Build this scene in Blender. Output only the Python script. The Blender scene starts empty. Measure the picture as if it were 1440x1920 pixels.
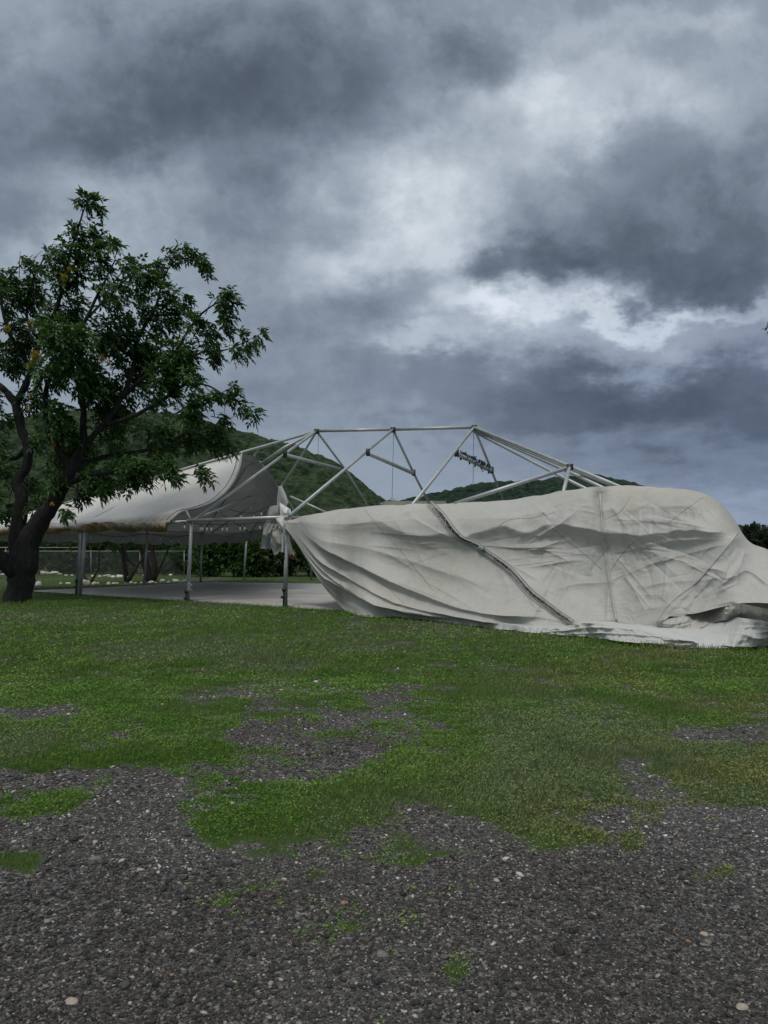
import bpy, math, random
import numpy as np
from mathutils import Vector

R = math.radians
rng = np.random.default_rng(7)
random.seed(7)
SC = bpy.context.scene
COL = SC.collection

# ------------------------------------------------------------------ camera
F, CX, HY, CH = 1387.0, 720.0, 1032.0, 1.55      # focal length in photo pixels, centre, horizon row, eye height
cam_d = bpy.data.cameras.new("camera")
cam = bpy.data.objects.new("camera", cam_d)
COL.objects.link(cam)
cam.location = (0, 0, CH)
cam.rotation_euler = (R(90), 0, 0)
cam_d.sensor_fit = 'VERTICAL'
cam_d.sensor_height = 36.0
cam_d.sensor_width = 27.0
cam_d.lens = F / 1920.0 * 36.0
cam_d.shift_y = 72.0 / 1920.0
cam_d.clip_start = 0.05
cam_d.clip_end = 8000
SC.camera = cam
SC.view_settings.view_transform = 'Standard'
SC.view_settings.look = 'None'
SC.view_settings.gamma = 1.0
SC.view_settings.exposure = 0.0
SC.view_settings.use_curve_mapping = False

# ------------------------------------------------------------------ node helper
class NT:
    def __init__(s, tree):
        s.t = tree; s.n = tree.nodes; s.l = tree.links; s.n.clear()
    def new(s, typ, **kw):
        n = s.n.new(typ)
        for k, v in kw.items(): setattr(n, k, v)
        return n
    def put(s, sock, v):
        if v is None: return
        if isinstance(v, bpy.types.NodeSocket): s.l.new(v, sock)
        else:
            if isinstance(v, (tuple, list)) and len(v) == 3 and sock.type == 'RGBA': v = (*v, 1.0)
            sock.default_value = v
    def m(s, op, a, b=None, c=None, clamp=False):
        n = s.new('ShaderNodeMath', operation=op); n.use_clamp = clamp
        s.put(n.inputs[0], a)
        if b is not None: s.put(n.inputs[1], b)
        if c is not None: s.put(n.inputs[2], c)
        return n.outputs[0]
    def vm(s, op, a, b=None):
        n = s.new('ShaderNodeVectorMath', operation=op)
        s.put(n.inputs[0], a)
        if b is not None: s.put(n.inputs[1], b)
        return n.outputs[0]
    def comb(s, x, y, z):
        n = s.new('ShaderNodeCombineXYZ')
        for i, v in enumerate((x, y, z)): s.put(n.inputs[i], v)
        return n.outputs[0]
    def sep(s, v):
        n = s.new('ShaderNodeSeparateXYZ'); s.put(n.inputs[0], v); return n.outputs
    def noise(s, vec, scale, detail=4, rough=0.5, dist=0.0, color=False, lac=2.0):
        n = s.new('ShaderNodeTexNoise')
        s.put(n.inputs['Vector'], vec); n.inputs['Scale'].default_value = scale
        n.inputs['Detail'].default_value = detail; n.inputs['Roughness'].default_value = rough
        n.inputs['Distortion'].default_value = dist; n.inputs['Lacunarity'].default_value = lac
        return n.outputs['Color' if color else 'Fac']
    def voro(s, vec, scale, feature='F1', rand=1.0):
        n = s.new('ShaderNodeTexVoronoi', feature=feature)
        s.put(n.inputs['Vector'], vec); n.inputs['Scale'].default_value = scale
        n.inputs['Randomness'].default_value = rand
        return n
    def ramp(s, fac, stops, interp='LINEAR'):
        n = s.new('ShaderNodeValToRGB'); n.color_ramp.interpolation = interp
        e = n.color_ramp.elements
        while len(e) < len(stops): e.new(0.5)
        for k, (p, c) in enumerate(stops):
            e[k].position = p
            if not isinstance(c, (tuple, list)): c = (c, c, c)
            e[k].color = (*c, 1)
        s.put(n.inputs[0], fac)
        return n.outputs[0]
    def mix(s, fac, a, b, typ='MIX'):
        n = s.new('ShaderNodeMix', data_type='RGBA', blend_type=typ)
        s.put(n.inputs[0], fac); s.put(n.inputs[6], a); s.put(n.inputs[7], b)
        return n.outputs[2]
    def attr(s, name, out='Color'):
        n = s.new('ShaderNodeAttribute'); n.attribute_name = name; return n.outputs[out]
    def geo(s, out='Position'):
        return s.new('ShaderNodeNewGeometry').outputs[out]
    def tex(s, out='Object'):
        return s.new('ShaderNodeTexCoord').outputs[out]
    def bump(s, h, strength=0.5, dist=0.01, normal=None):
        n = s.new('ShaderNodeBump'); n.inputs['Strength'].default_value = strength
        n.inputs['Distance'].default_value = dist; s.put(n.inputs['Height'], h)
        if normal is not None: s.put(n.inputs['Normal'], normal)
        return n.outputs[0]

# ------------------------------------------------------------------ world: overcast sky
SUN_EL, SUN_AZ = 64.0, 205.0       # azimuth the light comes from, clockwise from +Y
w = bpy.data.worlds.new("World"); SC.world = w; w.use_nodes = True
N = NT(w.node_tree)
sky = N.new('ShaderNodeTexSky', sky_type='NISHITA')
sky.sun_disc = False; sky.sun_elevation = R(SUN_EL); sky.sun_rotation = R(SUN_AZ)
D = N.tex('Generated')
dx, dy, dz = N.sep(D)
yy = N.m('MAXIMUM', dy, 0.12)
U = N.m('DIVIDE', dx, yy); V = N.m('DIVIDE', dz, yy)
UV = N.comb(U, V, 0)
zz = N.m('ADD', N.m('MAXIMUM', dz, 0.0), 0.30)
P = N.comb(N.m('DIVIDE', dx, zz), N.m('DIVIDE', dy, zz), 0.0)     # cloud layer seen in perspective
# curl the placement of the banks with turbulence
wn1 = N.vm('SUBTRACT', N.noise(P, 2.2, 5, 0.55, color=True), (0.5, 0.5, 0.5))
wn2 = N.vm('SUBTRACT', N.noise(N.vm('ADD', P, (7.3, 1.1, 0)), 7.0, 7, 0.62, color=True), (0.5, 0.5, 0.5))
def scl(v, k):
    n = N.new('ShaderNodeVectorMath', operation='SCALE'); N.put(n.inputs[0], v); n.inputs['Scale'].default_value = k
    return n.outputs[0]
wn3 = N.vm('SUBTRACT', N.noise(N.vm('ADD', UV, (4.3, 1.7, 0)), 9.0, 8, 0.65, color=True), (0.5, 0.5, 0.5))
UVw = N.vm('ADD', UV, N.vm('ADD', N.vm('ADD', scl(wn1, 0.16), scl(wn2, 0.12)), scl(wn3, 0.10)))
u_, v_, _z = N.sep(UVw)
BANKS = [  # px, py, sx, sy, amount, tilt
 (500, 180, 310, 125, -.20, 0), (250, 130, 280, 140, -.03, 0), (1380, 60, 150, 90, .05, 0), (1300, 200, 120, 40, .04, 0), (905, 95, 60, 45, -.12, 0), (830, 110, 50, 60, -.07, 0),
 (1270, 420, 200, 120, -.13, .2), (1430, 360, 120, 120, -.08, 0), (1260, 500, 200, 55, -.13, 0), (1010, 480, 80, 38, -.13, 0),
 (905, 500, 35, 28, -.12, 0), (650, 600, 130, 45, -.10, 0), (680, 385, 50, 30, -.07, 0), (1300, 745, 300, 62, -.19, 0),
 (860, 740, 420, 52, -.10, 0), (470, 370, 90, 40, -.05, 0), (60, 280, 170, 60, -.06, 0), (80, 390, 60, 35, -.06, 0),
 (400, 610, 160, 80, -.03, 0), (1330, 840, 260, 75, -.13, 0), (1130, 260, 90, 50, -.06, 0), (1240, 30, 120, 30, .10, 0),
 (1010, 100, 140, 75, .12, 0), (1030, 190, 60, 70, .14, 0), (930, 270, 150, 80, .09, 0), (1180, 140, 110, 40, .12, 0), (850, 200, 90, 60, .08, .2),
 (800, 350, 130, 60, .13, 0), (760, 425, 120, 55, .14, 0), (720, 470, 110, 35, .07, 0), (1000, 560, 170, 34, .17, 0),
 (900, 590, 90, 30, .15, 0), (1200, 590, 120, 18, .20, 0), (1380, 570, 110, 22, .17, 0), (800, 650, 50, 25, .12, 0),
 (860, 480, 40, 40, .10, 0), (200, 330, 120, 40, .08, 0), (60, 30, 120, 50, .04, 0), (60, 450, 60, 40, .08, 0),
 (1100, 640, 300, 30, .05, 0), (800, 880, 500, 60, -.03, 0), (620, 460, 100, 60, .04, 0)]
acc = None
for (px, py, sx, sy, a, tl) in BANKS:
    du = N.m('MULTIPLY', N.m('SUBTRACT', u_, (px - CX) / F), F / sx)
    dv = N.m('MULTIPLY', N.m('SUBTRACT', v_, (HY - py) / F), F / sy)
    if tl: dv = N.m('ADD', dv, N.m('MULTIPLY', du, tl))
    r2 = N.m('ADD', N.m('MULTIPLY', du, du), N.m('MULTIPLY', dv, dv))
    g = N.m('EXPONENT', N.m('MULTIPLY', N.m('POWER', r2, 1.35), -0.5))
    acc = N.m('MULTIPLY_ADD', g, a, acc if acc is not None else 0.0)
n1 = N.m('SUBTRACT', N.noise(P, 1.6, 9, 0.55), 0.5)
n2 = N.m('SUBTRACT', N.noise(N.vm('ADD', P, (3.7, 9.1, 0)), 4.5, 10, 0.6, 0.3), 0.5)
n3 = N.m('SUBTRACT', N.noise(N.vm('ADD', UV, (3.1, 2.1, 0)), 4.2, 9, 0.62, 0.25), 0.5)
n4 = N.m('SUBTRACT', N.noise(N.vm('ADD', UV, (1.1, 6.1, 0)), 13.0, 8, 0.62, 0.3), 0.5)
low = N.new('ShaderNodeMapRange'); N.put(low.inputs[0], V)
low.inputs[1].default_value = 0.10; low.inputs[2].default_value = 0.42; low.inputs[3].default_value = 0.25; low.inputs[4].default_value = 1.0
det = N.m('ADD', N.m('MULTIPLY', n1, 0.12), N.m('ADD', N.m('MULTIPLY', n2, 0.14), N.m('ADD', N.m('MULTIPLY', n3, 0.16), N.m('MULTIPLY', n4, 0.11))))
def crisp(vec, sc, a, b_):
    mr = N.new('ShaderNodeMapRange', interpolation_type='SMOOTHSTEP'); N.put(mr.inputs[0], N.noise(vec, sc, 9, 0.62, 0.15))
    mr.inputs[1].default_value = a; mr.inputs[2].default_value = b_; mr.inputs[3].default_value = -.5; mr.inputs[4].default_value = .5
    return mr.outputs[0]
det = N.m('ADD', det, N.m('ADD', N.m('MULTIPLY', crisp(N.vm('ADD', UV, (8.2, 4.4, 0)), 3.6, .43, .59), 0.075), N.m('MULTIPLY', crisp(N.vm('ADD', UV, (2.2, 9.4, 0)), 8.5, .44, .60), 0.05)))
det = N.m('MULTIPLY', det, low.outputs[0])
acc = N.m('MULTIPLY', acc, 1.12)
br = N.m('ADD', N.m('ADD', acc, det), 0.588)
cl = N.ramp(br, [(0.22, (.066, .084, .112)), (0.36, (.118, .147, .188)), (0.48, (.200, .240, .298)), (0.60, (.305, .362, .425)),
                 (0.74, (.48, .545, .610)), (0.92, (.78, .84, .90))])
# bluer towards the right, low down
lowblue = N.m('MULTIPLY', N.m('SUBTRACT', 1.0, low.outputs[0]), N.m('MULTIPLY', N.m('ADD', U, 0.25), 1.1, clamp=True), clamp=True)
cl = N.mix(lowblue, cl, N.mix(1.0, cl, (0.90, 0.96, 1.22), 'MULTIPLY'))
# an overcast sky is brighter overhead and where the veiled sun stands
zen = N.new('ShaderNodeMapRange', interpolation_type='SMOOTHSTEP'); N.put(zen.inputs[0], dz)
zen.inputs[1].default_value = 0.60; zen.inputs[2].default_value = 0.95; zen.inputs[3].default_value = 1.0; zen.inputs[4].default_value = 3.2
back = N.new('ShaderNodeMapRange', interpolation_type='SMOOTHSTEP'); N.put(back.inputs[0], dy)
back.inputs[1].default_value = 0.1; back.inputs[2].default_value = -0.8; back.inputs[3].default_value = 0.0; back.inputs[4].default_value = 0.25
k = N.m('ADD', zen.outputs[0], back.outputs[0])
k2 = N.m('SUBTRACT', k, 1.0)
clk = N.vm('ADD', cl, N.vm('MULTIPLY', (.30, .285, .255), N.comb(k2, k2, k2)))
skyc = N.vm('MULTIPLY', sky.outputs[0], (0.10, 0.10, 0.10))
tot = N.mix(0.06, scl(clk, 10.0), sky.outputs[0])
bg = N.new('ShaderNodeBackground'); N.put(bg.inputs['Color'], tot); bg.inputs['Strength'].default_value = 0.1
wo = N.new('ShaderNodeOutputWorld'); N.l.new(bg.outputs[0], wo.inputs[0])

sd = bpy.data.lights.new("sun", 'SUN'); sd.energy = 1.15; sd.angle = R(14); sd.color = (1.0, 0.95, 0.86)
so = bpy.data.objects.new("sun", sd); COL.objects.link(so)
az, el = R(SUN_AZ), R(SUN_EL)
to_sun = Vector((math.sin(az) * math.cos(el), math.cos(az) * math.cos(el), math.sin(el)))
so.rotation_euler = to_sun.to_track_quat('Z', 'Y').to_euler()
so.location = to_sun * 60

# ------------------------------------------------------------------ geometry helpers
def W(px, py, d):
    return np.array([(px - CX) / F * d, d, CH + (HY - py) / F * d])
def G(px, py, z=0.0):
    d = (CH - z) * F / (py - HY)
    return np.array([(px - CX) / F * d, d, z])
def tag(o, label=None, cat=None, group=None, kind=None):
    if label: o['label'] = label
    if cat: o['category'] = cat
    if group: o['group'] = group
    if kind: o['kind'] = kind
    return o
def empty(name, loc=(0, 0, 0), **kw):
    o = bpy.data.objects.new(name, None); o.empty_display_size = 0.3
    COL.objects.link(o); o.location = tuple(float(v) for v in loc)
    return tag(o, **kw)

class MB:
    """collects arrays of vertices and faces and links them as one mesh object"""
    def __init__(s): s.v = []; s.f = []; s.n = 0; s.c = []
    def add(s, verts, faces, col=None):
        verts = np.asarray(verts, float)
        s.v.append(verts)
        f = np.asarray(faces, dtype=np.int64)
        s.f.append(f + s.n); s.n += len(verts)
        if col is None: col = np.tile([.5, .5, .5], (len(verts), 1))
        col = np.asarray(col, float)
        if col.ndim == 1: col = np.tile(col, (len(verts), 1))
        s.c.append(col)
    def tube(s, pts, r, seg=8, caps=True, square=False):
        pts = np.asarray(pts, float); n = len(pts)
        r = np.broadcast_to(np.asarray(r, float), (n,))
        t = np.gradient(pts, axis=0); t /= (np.linalg.norm(t, axis=1)[:, None] + 1e-9)
        up = np.array([0, 0, 1.0]) if abs(t[0][2]) < 0.9 else np.array([0, 1.0, 0])
        a = np.cross(t[0], up); a /= np.linalg.norm(a)
        fr = []
        for i in range(n):
            a = a - t[i] * np.dot(a, t[i]); a /= (np.linalg.norm(a) + 1e-9)
            fr.append((a.copy(), np.cross(t[i], a)))
        ang = np.arange(seg) * 2 * math.pi / seg + (math.pi / seg if square else 0)
        k = math.sqrt(2) if square else 1.0
        vs = []
        for i in range(n):
            A, B = fr[i]
            vs.append(pts[i] + k * r[i] * (np.cos(ang)[:, None] * A + np.sin(ang)[:, None] * B))
        vs = np.concatenate(vs)
        fs = []
        for i in range(n - 1):
            for j in range(seg):
                j2 = (j + 1) % seg
                fs.append((i * seg + j, i * seg + j2, (i + 1) * seg + j2, (i + 1) * seg + j))
        s.add(vs, fs)
        if caps:
            s.f.append(('poly', [s.n - n * seg + j for j in range(seg)][::-1]))
            s.f.append(('poly', [s.n - seg + j for j in range(seg)]))
        return s
    def box(s, c, size, rz=0.0, M=None):
        c = np.asarray(c, float); hx, hy, hz = np.asarray(size) / 2.0
        v = np.array([(x, y, z) for z in (-hz, hz) for y in (-hy, hy) for x in (-hx, hx)])
        if rz:
            cs, sn = math.cos(rz), math.sin(rz)
            v = np.stack([v[:, 0] * cs - v[:, 1] * sn, v[:, 0] * sn + v[:, 1] * cs, v[:, 2]], 1)
        if M is not None: v = v @ np.asarray(M).T
        s.add(v + c, [(0, 2, 3, 1), (4, 5, 7, 6), (0, 1, 5, 4), (2, 6, 7, 3), (0, 4, 6, 2), (1, 3, 7, 5)])
        return s
    def grid(s, Pts, col=None, flip=False):
        h, w_ = Pts.shape[:2]
        idx = np.arange(h * w_).reshape(h, w_)
        q = np.stack([idx[:-1, :-1], idx[:-1, 1:], idx[1:, 1:], idx[1:, :-1]], -1).reshape(-1, 4)
        if flip: q = q[:, ::-1]
        s.add(Pts.reshape(-1, 3), q, col)
        return s
    def build(s, name, mat, parent=None, smooth=False, origin=None, colattr=False, collect=True):
        v = np.concatenate(s.v)
        if parent is not None:
            loc = np.array(parent_world(parent)); v = v - loc
        elif origin is not None:
            v = v - np.asarray(origin, float)
        loops = []; starts = []; tot = []
        k = 0
        for f in s.f:
            if isinstance(f, tuple):
                loops.append(np.array(f[1])); starts.append(np.array([k])); tot.append(np.array([len(f[1])])); k += len(f[1])
            else:
                m_, c_ = f.shape
                loops.append(f.reshape(-1)); starts.append(k + np.arange(m_) * c_); tot.append(np.full(m_, c_)); k += m_ * c_
        loops = np.concatenate(loops).astype(np.int32); starts = np.concatenate(starts).astype(np.int32); tot = np.concatenate(tot).astype(np.int32)
        me = bpy.data.meshes.new(name)
        me.vertices.add(len(v)); me.vertices.foreach_set('co', v.astype(np.float32).ravel())
        me.loops.add(len(loops)); me.loops.foreach_set('vertex_index', loops)
        me.polygons.add(len(starts)); me.polygons.foreach_set('loop_start', starts)
        if colattr:
            c = np.concatenate(s.c); c = np.concatenate([c, np.ones((len(c), 1))], 1)
            a = me.attributes.new('tint', 'FLOAT_COLOR', 'POINT'); a.data.foreach_set('color', c.astype(np.float32).ravel())
        me.update(calc_edges=True); me.validate()
        if smooth: me.polygons.foreach_set('use_smooth', np.ones(len(me.polygons), dtype=bool))
        me.materials.append(mat)
        o = bpy.data.objects.new(name, me); COL.objects.link(o)
        if parent is not None: o.parent = parent
        elif origin is not None: o.location = tuple(float(x) for x in origin)
        return o
def parent_world(p):
    l = Vector((0, 0, 0))
    while p is not None: l += p.location; p = p.parent
    return l

# value noise
def _h(ix, iy, seed):
    n = (ix.astype(np.int64) * 374761393 + iy.astype(np.int64) * 668265263 + seed * 1442695041) & 0x7fffffff
    n = ((n ^ (n >> 13)) * 1274126177) & 0x7fffffff
    n = n ^ (n >> 16)
    return (n & 0xffff) / 65535.0
def vnoise(x, y, seed=0):
    x = np.asarray(x, float); y = np.asarray(y, float)
    ix = np.floor(x); iy = np.floor(y); fx = x - ix; fy = y - iy
    fx = fx * fx * fx * (fx * (fx * 6 - 15) + 10); fy = fy * fy * fy * (fy * (fy * 6 - 15) + 10)
    a = _h(ix, iy, seed); b = _h(ix + 1, iy, seed); c = _h(ix, iy + 1, seed); d = _h(ix + 1, iy + 1, seed)
    return (a * (1 - fx) + b * fx) * (1 - fy) + (c * (1 - fx) + d * fx) * fy
def fbm(x, y, oct=4, seed=0, gain=0.5):
    t = 0; a = 1; s = 0
    for i in range(oct):
        t = t + a * vnoise(x * 2 ** i + 17.3 * i, y * 2 ** i - 9.1 * i, seed + i); s += a; a *= gain
    return t / s
def ridge(x, y, seed=0, p=1.0):
    return (1 - np.abs(2 * vnoise(x, y, seed) - 1)) ** p
def sstep(a, b, x):
    t = np.clip((x - a) / (b - a), 0, 1); return t * t * (3 - 2 * t)
def smooth_interp(x, xs, ys):
    """monotone-ish smooth (Catmull) interpolation"""
    xs = np.asarray(xs, float); ys = np.asarray(ys, float); x = np.asarray(x, float)
    m = np.gradient(ys, xs)
    i = np.clip(np.searchsorted(xs, x) - 1, 0, len(xs) - 2)
    h = xs[i + 1] - xs[i]; t = np.clip((x - xs[i]) / h, 0, 1)
    return ((2 * t**3 - 3 * t**2 + 1) * ys[i] + (t**3 - 2 * t**2 + t) * h * m[i] + (-2 * t**3 + 3 * t**2) * ys[i + 1] + (t**3 - t**2) * h * m[i + 1])
def spline(pts, n):
    pts = np.asarray(pts, float)
    s_ = np.r_[0, np.cumsum(np.linalg.norm(np.diff(pts, axis=0), axis=1))]
    t = np.linspace(0, s_[-1], n)
    return np.stack([smooth_interp(t, s_, pts[:, k]) for k in range(pts.shape[1])], 1)

# ------------------------------------------------------------------ materials
def mat(name):
    m_ = bpy.data.materials.new(name); m_.use_nodes = True
    n = NT(m_.node_tree)
    b = n.new('ShaderNodeBsdfPrincipled'); o = n.new('ShaderNodeOutputMaterial')
    n.l.new(b.outputs[0], o.inputs[0])
    return m_, n, b
def simple(name, col, rough=0.6, metal=0.0, var=0.15, scale=6.0, bump=0.0, bscale=60.0, spec=0.5):
    m_, n, b = mat(name)
    f = n.noise(n.geo(), scale, 5, 0.6)
    c = n.ramp(f, [(0.25, tuple(x * (1 - var) for x in col)), (0.75, tuple(min(1, x * (1 + var)) for x in col))])
    n.put(b.inputs['Base Color'], c); b.inputs['Roughness'].default_value = rough; b.inputs['Metallic'].default_value = metal
    b.inputs['Specular IOR Level'].default_value = spec
    if bump: n.put(b.inputs['Normal'], n.bump(n.noise(n.geo(), bscale, 4, 0.6), bump, 0.01))
    return m_
M = {}
M['alu'] = simple('galvanised_tube', (.40, .42, .42), 0.42, 0.35, 0.18, 3.0, 0.05)
M['darkmetal'] = simple('dark_fitting', (.05, .05, .05), 0.5, 0.5)
M['cable'] = simple('black_cable', (.015, .015, .016), 0.6)
M['wire'] = simple('steel_wire', (.12, .13, .13), 0.5, 0.5)
M['dirt'] = simple('grimy_edge', (.07, .068, .06), 0.9)
M['cord'] = simple('pale_cord', (.42, .42, .39), 0.8)
M['seam_and_shadow'] = simple('weld_seam_and_shadow', (.27, .27, .25), 0.7, var=.3)  # dark tone for seams and for the cable shadows on the fallen cover
M['bluecloth'] = simple('pale_blue_cloth', (.30, .42, .45), 0.8)
M['strap'] = simple('grey_strap', (.25, .25, .24), 0.8)
M['fence'] = simple('galvanised_fence', (.30, .32, .32), 0.5, 0.3)
M['house'] = simple('render_wall', (.30, .29, .25), 0.9)
M['window'] = simple('dark_window', (.02, .025, .03), 0.2)
M['roofm'] = simple('olive_roof', (.13, .135, .09), 0.8)

def cover_mat(name, base, stain=0.0, under=1.0):
    m_, n, b = mat(name)
    pos = n.geo()
    big = n.noise(pos, 0.7, 5, 0.6)
    c = n.ramp(big, [(0.3, tuple(x * 0.86 for x in base)), (0.7, base)])
    warm = n.noise(n.vm('ADD', pos, (9.0, 3.0, 1.0)), 0.35, 4, 0.6)
    c = n.mix(n.m('MULTIPLY', n.ramp(warm, [(0.42, 0.0), (0.62, 1.0)]), 0.5), c, (base[0] * 0.97, base[1] * 0.90, base[2] * 0.80))
    spots = n.noise(pos, 22.0, 6, 0.75)
    c = n.mix(n.m('MULTIPLY', n.ramp(spots, [(0.50, 0.0), (0.70, 1.0)]), 0.5), c, tuple(x * 0.62 for x in base))
    st = n.new('ShaderNodeMapping'); n.put(st.inputs[0], pos); st.inputs['Scale'].default_value = (2.6, 2.6, 0.35)
    streak = n.noise(st.outputs[0], 2.0, 5, 0.65)
    c = n.mix(n.m('MULTIPLY', n.ramp(streak, [(0.5, 0.0), (0.75, 1.0)]), 0.30), c, tuple(x * 0.62 for x in base))
    dirt = n.attr('tint')                      # R: mildew-brown stain laid in by the builder
    dr, dg, db = n.sep(dirt)
    sn = n.noise(pos, 5.0, 5, 0.65)
    sf = n.m('MULTIPLY', n.m('MULTIPLY', dr, 1.5), n.ramp(sn, [(0.30, 0.35), (0.62, 1.0)]), clamp=True)
    c = n.mix(sf, c, (.22, .13, .05))
    c = n.mix(n.m('MULTIPLY', dg, n.ramp(n.noise(pos, 9.0, 5, 0.7), [(0.3, 0.3), (0.7, 1.0)]), clamp=True), c, (.055, .05, .045))
    c = n.mix(db, c, (.56, .575, .565))
    n.put(b.inputs['Base Color'], c)
    n.put(b.inputs['Roughness'], n.ramp(n.noise(pos, 3.0, 3), [(0.3, 0.42), (0.7, 0.6)]))
    b.inputs['Specular IOR Level'].default_value = 0.35
    tr = n.new('ShaderNodeBsdfTranslucent'); n.put(tr.inputs[0], c)
    mx = n.new('ShaderNodeMixShader'); mx.inputs[0].default_value = 0.07
    out = [x for x in n.n if x.type == 'OUTPUT_MATERIAL'][0]
    n.l.new(b.outputs[0], mx.inputs[1]); n.l.new(tr.outputs[0], mx.inputs[2]); n.l.new(mx.outputs[0], out.inputs[0])
    n_f = n.noise(pos, 240.0, 2, 0.5)
    n_m = n.noise(pos, 5.0, 5, 0.62, 0.6)
    bb = n.bump(n_f, 0.12, 0.003)
    bb = n.bump(n_m, 0.25, 0.02, bb)
    n.put(b.inputs['Normal'], bb)
    return m_
M['cover'] = cover_mat('weathered_vinyl', (.52, .515, .485))
M['coverL'] = cover_mat('roof_vinyl', (.80, .80, .78))
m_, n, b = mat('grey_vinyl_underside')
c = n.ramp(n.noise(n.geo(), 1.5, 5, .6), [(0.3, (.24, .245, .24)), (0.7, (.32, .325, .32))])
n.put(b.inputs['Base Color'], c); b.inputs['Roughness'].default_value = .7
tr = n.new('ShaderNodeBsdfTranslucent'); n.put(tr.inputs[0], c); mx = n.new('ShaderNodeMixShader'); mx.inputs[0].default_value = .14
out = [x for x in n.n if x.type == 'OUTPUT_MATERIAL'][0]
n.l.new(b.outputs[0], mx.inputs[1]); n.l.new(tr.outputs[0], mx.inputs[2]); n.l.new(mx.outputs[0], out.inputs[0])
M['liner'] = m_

def leaf_mat(name, base, tip, rough=0.45, trans=0.25):
    m_, n, b = mat(name)
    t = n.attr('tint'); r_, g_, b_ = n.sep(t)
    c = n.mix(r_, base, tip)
    pn = n.noise(n.geo(), 0.9, 3)
    c = n.mix(n.m('MULTIPLY', n.ramp(pn, [(0.4, 0.0), (0.6, 1.0)]), 0.35), c, tuple(x * 0.55 for x in base))
    n.put(b.inputs['Base Color'], c); b.inputs['Roughness'].default_value = rough
    b.inputs['Specular IOR Level'].default_value = 0.3
    tr = n.new('ShaderNodeBsdfTranslucent'); n.put(tr.inputs[0], n.mix(0.3, c, (.12, .2, .03)))
    mx = n.new('ShaderNodeMixShader'); mx.inputs[0].default_value = trans
    out = [x for x in n.n if x.type == 'OUTPUT_MATERIAL'][0]
    n.l.new(b.outputs[0], mx.inputs[1]); n.l.new(tr.outputs[0], mx.inputs[2]); n.l.new(mx.outputs[0], out.inputs[0])
    return m_
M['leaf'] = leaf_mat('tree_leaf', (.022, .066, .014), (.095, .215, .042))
M['hedge'] = leaf_mat('hedge_leaf', (.020, .050, .012), (.085, .170, .036))
M['farleaf'] = leaf_mat('far_leaf', (.010, .022, .014), (.022, .042, .024))
M['flower'] = leaf_mat('yellow_blossom', (.30, .20, .01), (.42, .31, .03), 0.6, 0.3)

m_, n, b = mat('tree_bark')
pos = n.geo()
mp = n.new('ShaderNodeMapping'); n.put(mp.inputs[0], pos); mp.inputs['Scale'].default_value = (1, 1, 0.28)
f = n.noise(mp.outputs[0], 14.0, 8, 0.7, 0.6)
n.put(b.inputs['Base Color'], n.ramp(f, [(0.35, (.005, .0048, .0045)), (0.52, (.018, .017, .016)), (0.75, (.055, .052, .048))]))
b.inputs['Roughness'].default_value = 0.95
n.put(b.inputs['Normal'], n.bump(f, 1.0, 0.05))
M['bark'] = m_
M['bark2'] = simple('grey_wood', (.045, .040, .034), 0.95, var=.4, scale=8, bump=.6, bscale=20)
M['rock'] = simple('white_limestone', (.52, .50, .45), 0.9, var=.3, scale=9, bump=.7, bscale=18)

m_, n, b = mat('bulb_glass')
b.inputs['Base Color'].default_value = (.55, .56, .54, 1); b.inputs['Roughness'].default_value = 0.15
n.put(b.inputs['Base Color'], n.ramp(n.noise(n.geo(), 30, 2), [(0.3, (.45, .46, .44)), (0.7, (.7, .7, .68))]))
M['bulb'] = m_

m_, n, b = mat('concrete')
pos = n.geo()
c = n.ramp(n.noise(pos, 0.5, 6, 0.6), [(0.3, (.34, .325, .305)), (0.7, (.46, .44, .415))])
c = n.mix(n.m('MULTIPLY', n.ramp(n.noise(pos, 6.0, 6, 0.7), [(0.5, 0.), (0.7, 1.)]), 0.35), c, (.22, .21, .20))
n.put(b.inputs['Base Color'], c); b.inputs['Roughness'].default_value = 0.75
n.put(b.inputs['Normal'], n.bump(n.noise(pos, 40, 4), 0.15, 0.005))
M['concrete'] = m_

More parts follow.
